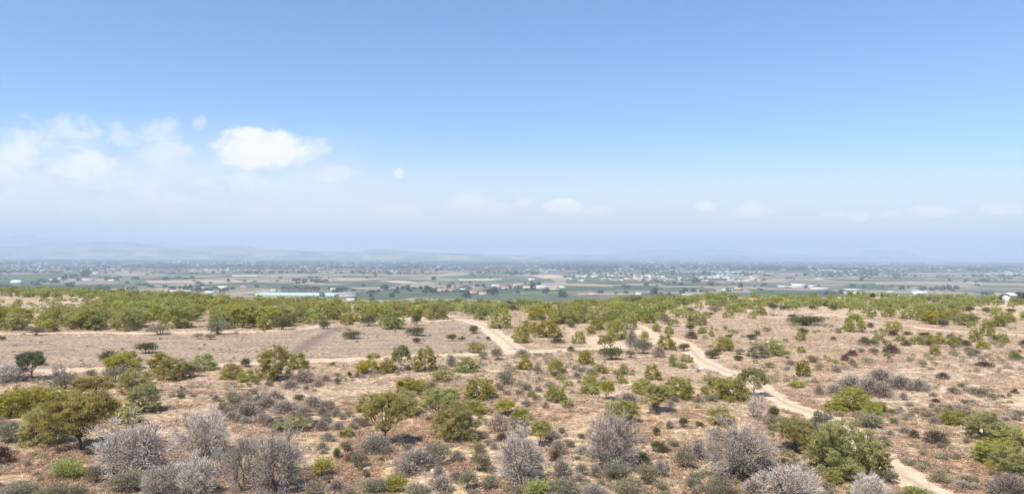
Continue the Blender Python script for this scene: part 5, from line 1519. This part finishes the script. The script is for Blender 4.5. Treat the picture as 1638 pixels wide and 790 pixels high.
for (xa, xb, n, gname) in ((448, 512, 26, 'long palm row'), (538, 556, 8, 'short palm row')):
    for i in range(n):
        px = xa + (xb - xa) * (i + .5) / n + rnd.uniform(-.4, .4); p = ground_at(px, 467.5 + rnd.uniform(-.5, .5))[0]; D = -((p - CO) @ CR)[2]
        o = bpy.data.objects.new('palm_tree', None); col.objects.link(o)
        for nm, me in (('trunk', palm_t), ('crown', palm_c)):
            c_ = bpy.data.objects.new(nm, me); col.objects.link(c_); c_.parent = o
        Hh = rnd.uniform(8.2, 9.6) * D / F; o.scale = (Hh * .8, Hh * .8, Hh); o.location = (p[0], p[1], float(h_low(p[0], p[1]))); o.rotation_euler = (0, 0, rnd.uniform(0, 6))
        tag(o, ORD[i] + ' dusty grey palm from the left in the ' + gname + ' behind the greenhouse', 'palm', 'palms of the ' + gname)

# the village in the middle distance: houses one can still count, then the hazy mass
vr = np.random.default_rng(88)
def vpts(n, xr, yr, clump, thr, seed):
    q = np.random.default_rng(seed); x = q.uniform(*xr, n * 8); y_ = q.uniform(*yr, n * 8)
    dn = fbm(x / clump, y_ / 3.0, 3, seed); ok = dn > thr
    return x[ok][:n], y_[ok][:n]
hx, hy = vpts(190, (905, 1215), (441, 450.5), 22, .0, 4)
o_ = np.argsort(hx)
vcount = {}
for i, j in enumerate(o_):
    w_ = vr.uniform(2.6, 5.5)
    wc, rc, rt = ['white', 'white', 'cream', 'pink'][int(vr.integers(0, 4))], ['pale', 'tile', 'white'][int(vr.integers(0, 3))], ['gable', 'flat'][int(vr.integers(0, 2))]
    vk = (wc, rc, rt); vcount[vk] = vcount.get(vk, -1) + 1
    building(hx[j], hy[j], w_, vr.uniform(1.4, 2.3), wc, rc, rt,
             'village_house', ORD[vcount[vk]] + ' ' + wc + ' house with ' + {'gable': 'pitched ', 'flat': 'flat '}[rt] + {'pale': 'grey', 'tile': 'clay', 'white': 'white'}[rc] + ' roof from left in the dense village', 'house', 'houses of the dense village', parts=False)
def mass(name, xs_, ys_, mk, mat, label):
    P = ground_at(xs_, ys_); Vs, Fs, Ts, o = [], [], [], 0
    for p in P[P[:, 1] > 1500]:
        D = -((p - CO) @ CR)[2]
        V, f, t = mk(D); a = vr.uniform(-.4, .4); ca, sa = math.cos(a), math.sin(a)
        Vs.append(np.stack([V[:, 0] * ca - V[:, 1] * sa + p[0], V[:, 0] * sa + V[:, 1] * ca + p[1], V[:, 2] + float(p[2])], 1)); Fs.append(f + o); Ts.append(t); o += len(V)
    ob = link(name, make_mesh(name, np.concatenate(Vs), np.concatenate(Fs), dict(tone=np.concatenate(Ts))), mat); ob['kind'] = 'stuff'; ob['label'] = label
M['town'] = leaf_mat('hazy_town_walls', (.20, .19, .18), (.50, .48, .45), 0)
def mk_house(D):
    w_ = vr.uniform(9, 26) * (1 if D < 8000 else 1.6); d_ = vr.uniform(8, 16); h_ = vr.uniform(4, 9) * (1 if D < 8000 else 1.5)
    V, f = box_vf(-w_ / 2, w_ / 2, -d_ / 2, d_ / 2, -2, h_); return V, f, np.full(8, vr.random())
X1, Y1 = vpts(1300, (-40, 1680), (413.5, 438), 40, .12, 6)
Y1 = Y1 + (X1 - 819) * .004
mass('distant_houses', X1, Y1, mk_house, M['town'], 'hazy mass of tiny pale houses across the far plain')
def mk_tree(D):
    V, Fc, t = PL[int(vr.integers(0, 3))]; s_ = vr.uniform(5, 11) * (1 if D < 5000 else 1.8)
    k_ = len(Fc) // 4; Fc = Fc[::4]; V = V[Fc.ravel()]; 
    c_ = V.reshape(-1, 3, 3).mean(1, keepdims=True); V = (c_ + (V.reshape(-1, 3, 3) - c_) * 2.0).reshape(-1, 3)
    return V * np.array([s_ * 1.7, s_ * 1.7, s_ * .9]), np.arange(len(V)).reshape(-1, 3), np.full(len(V), vr.random() * .6)
X2, Y2 = vpts(1900, (-40, 1680), (422, 440), 90, -.05, 16)
X3, Y3 = vpts(340, (-40, 1680), (438, 470), 70, .16, 26)
mass('distant_trees', np.concatenate([X2, X3]), np.concatenate([Y2, Y3]) + (np.concatenate([X2, X3]) - 819) * .004, mk_tree, M['VT'], 'dark mass of trees and orchards across the hazy plain')
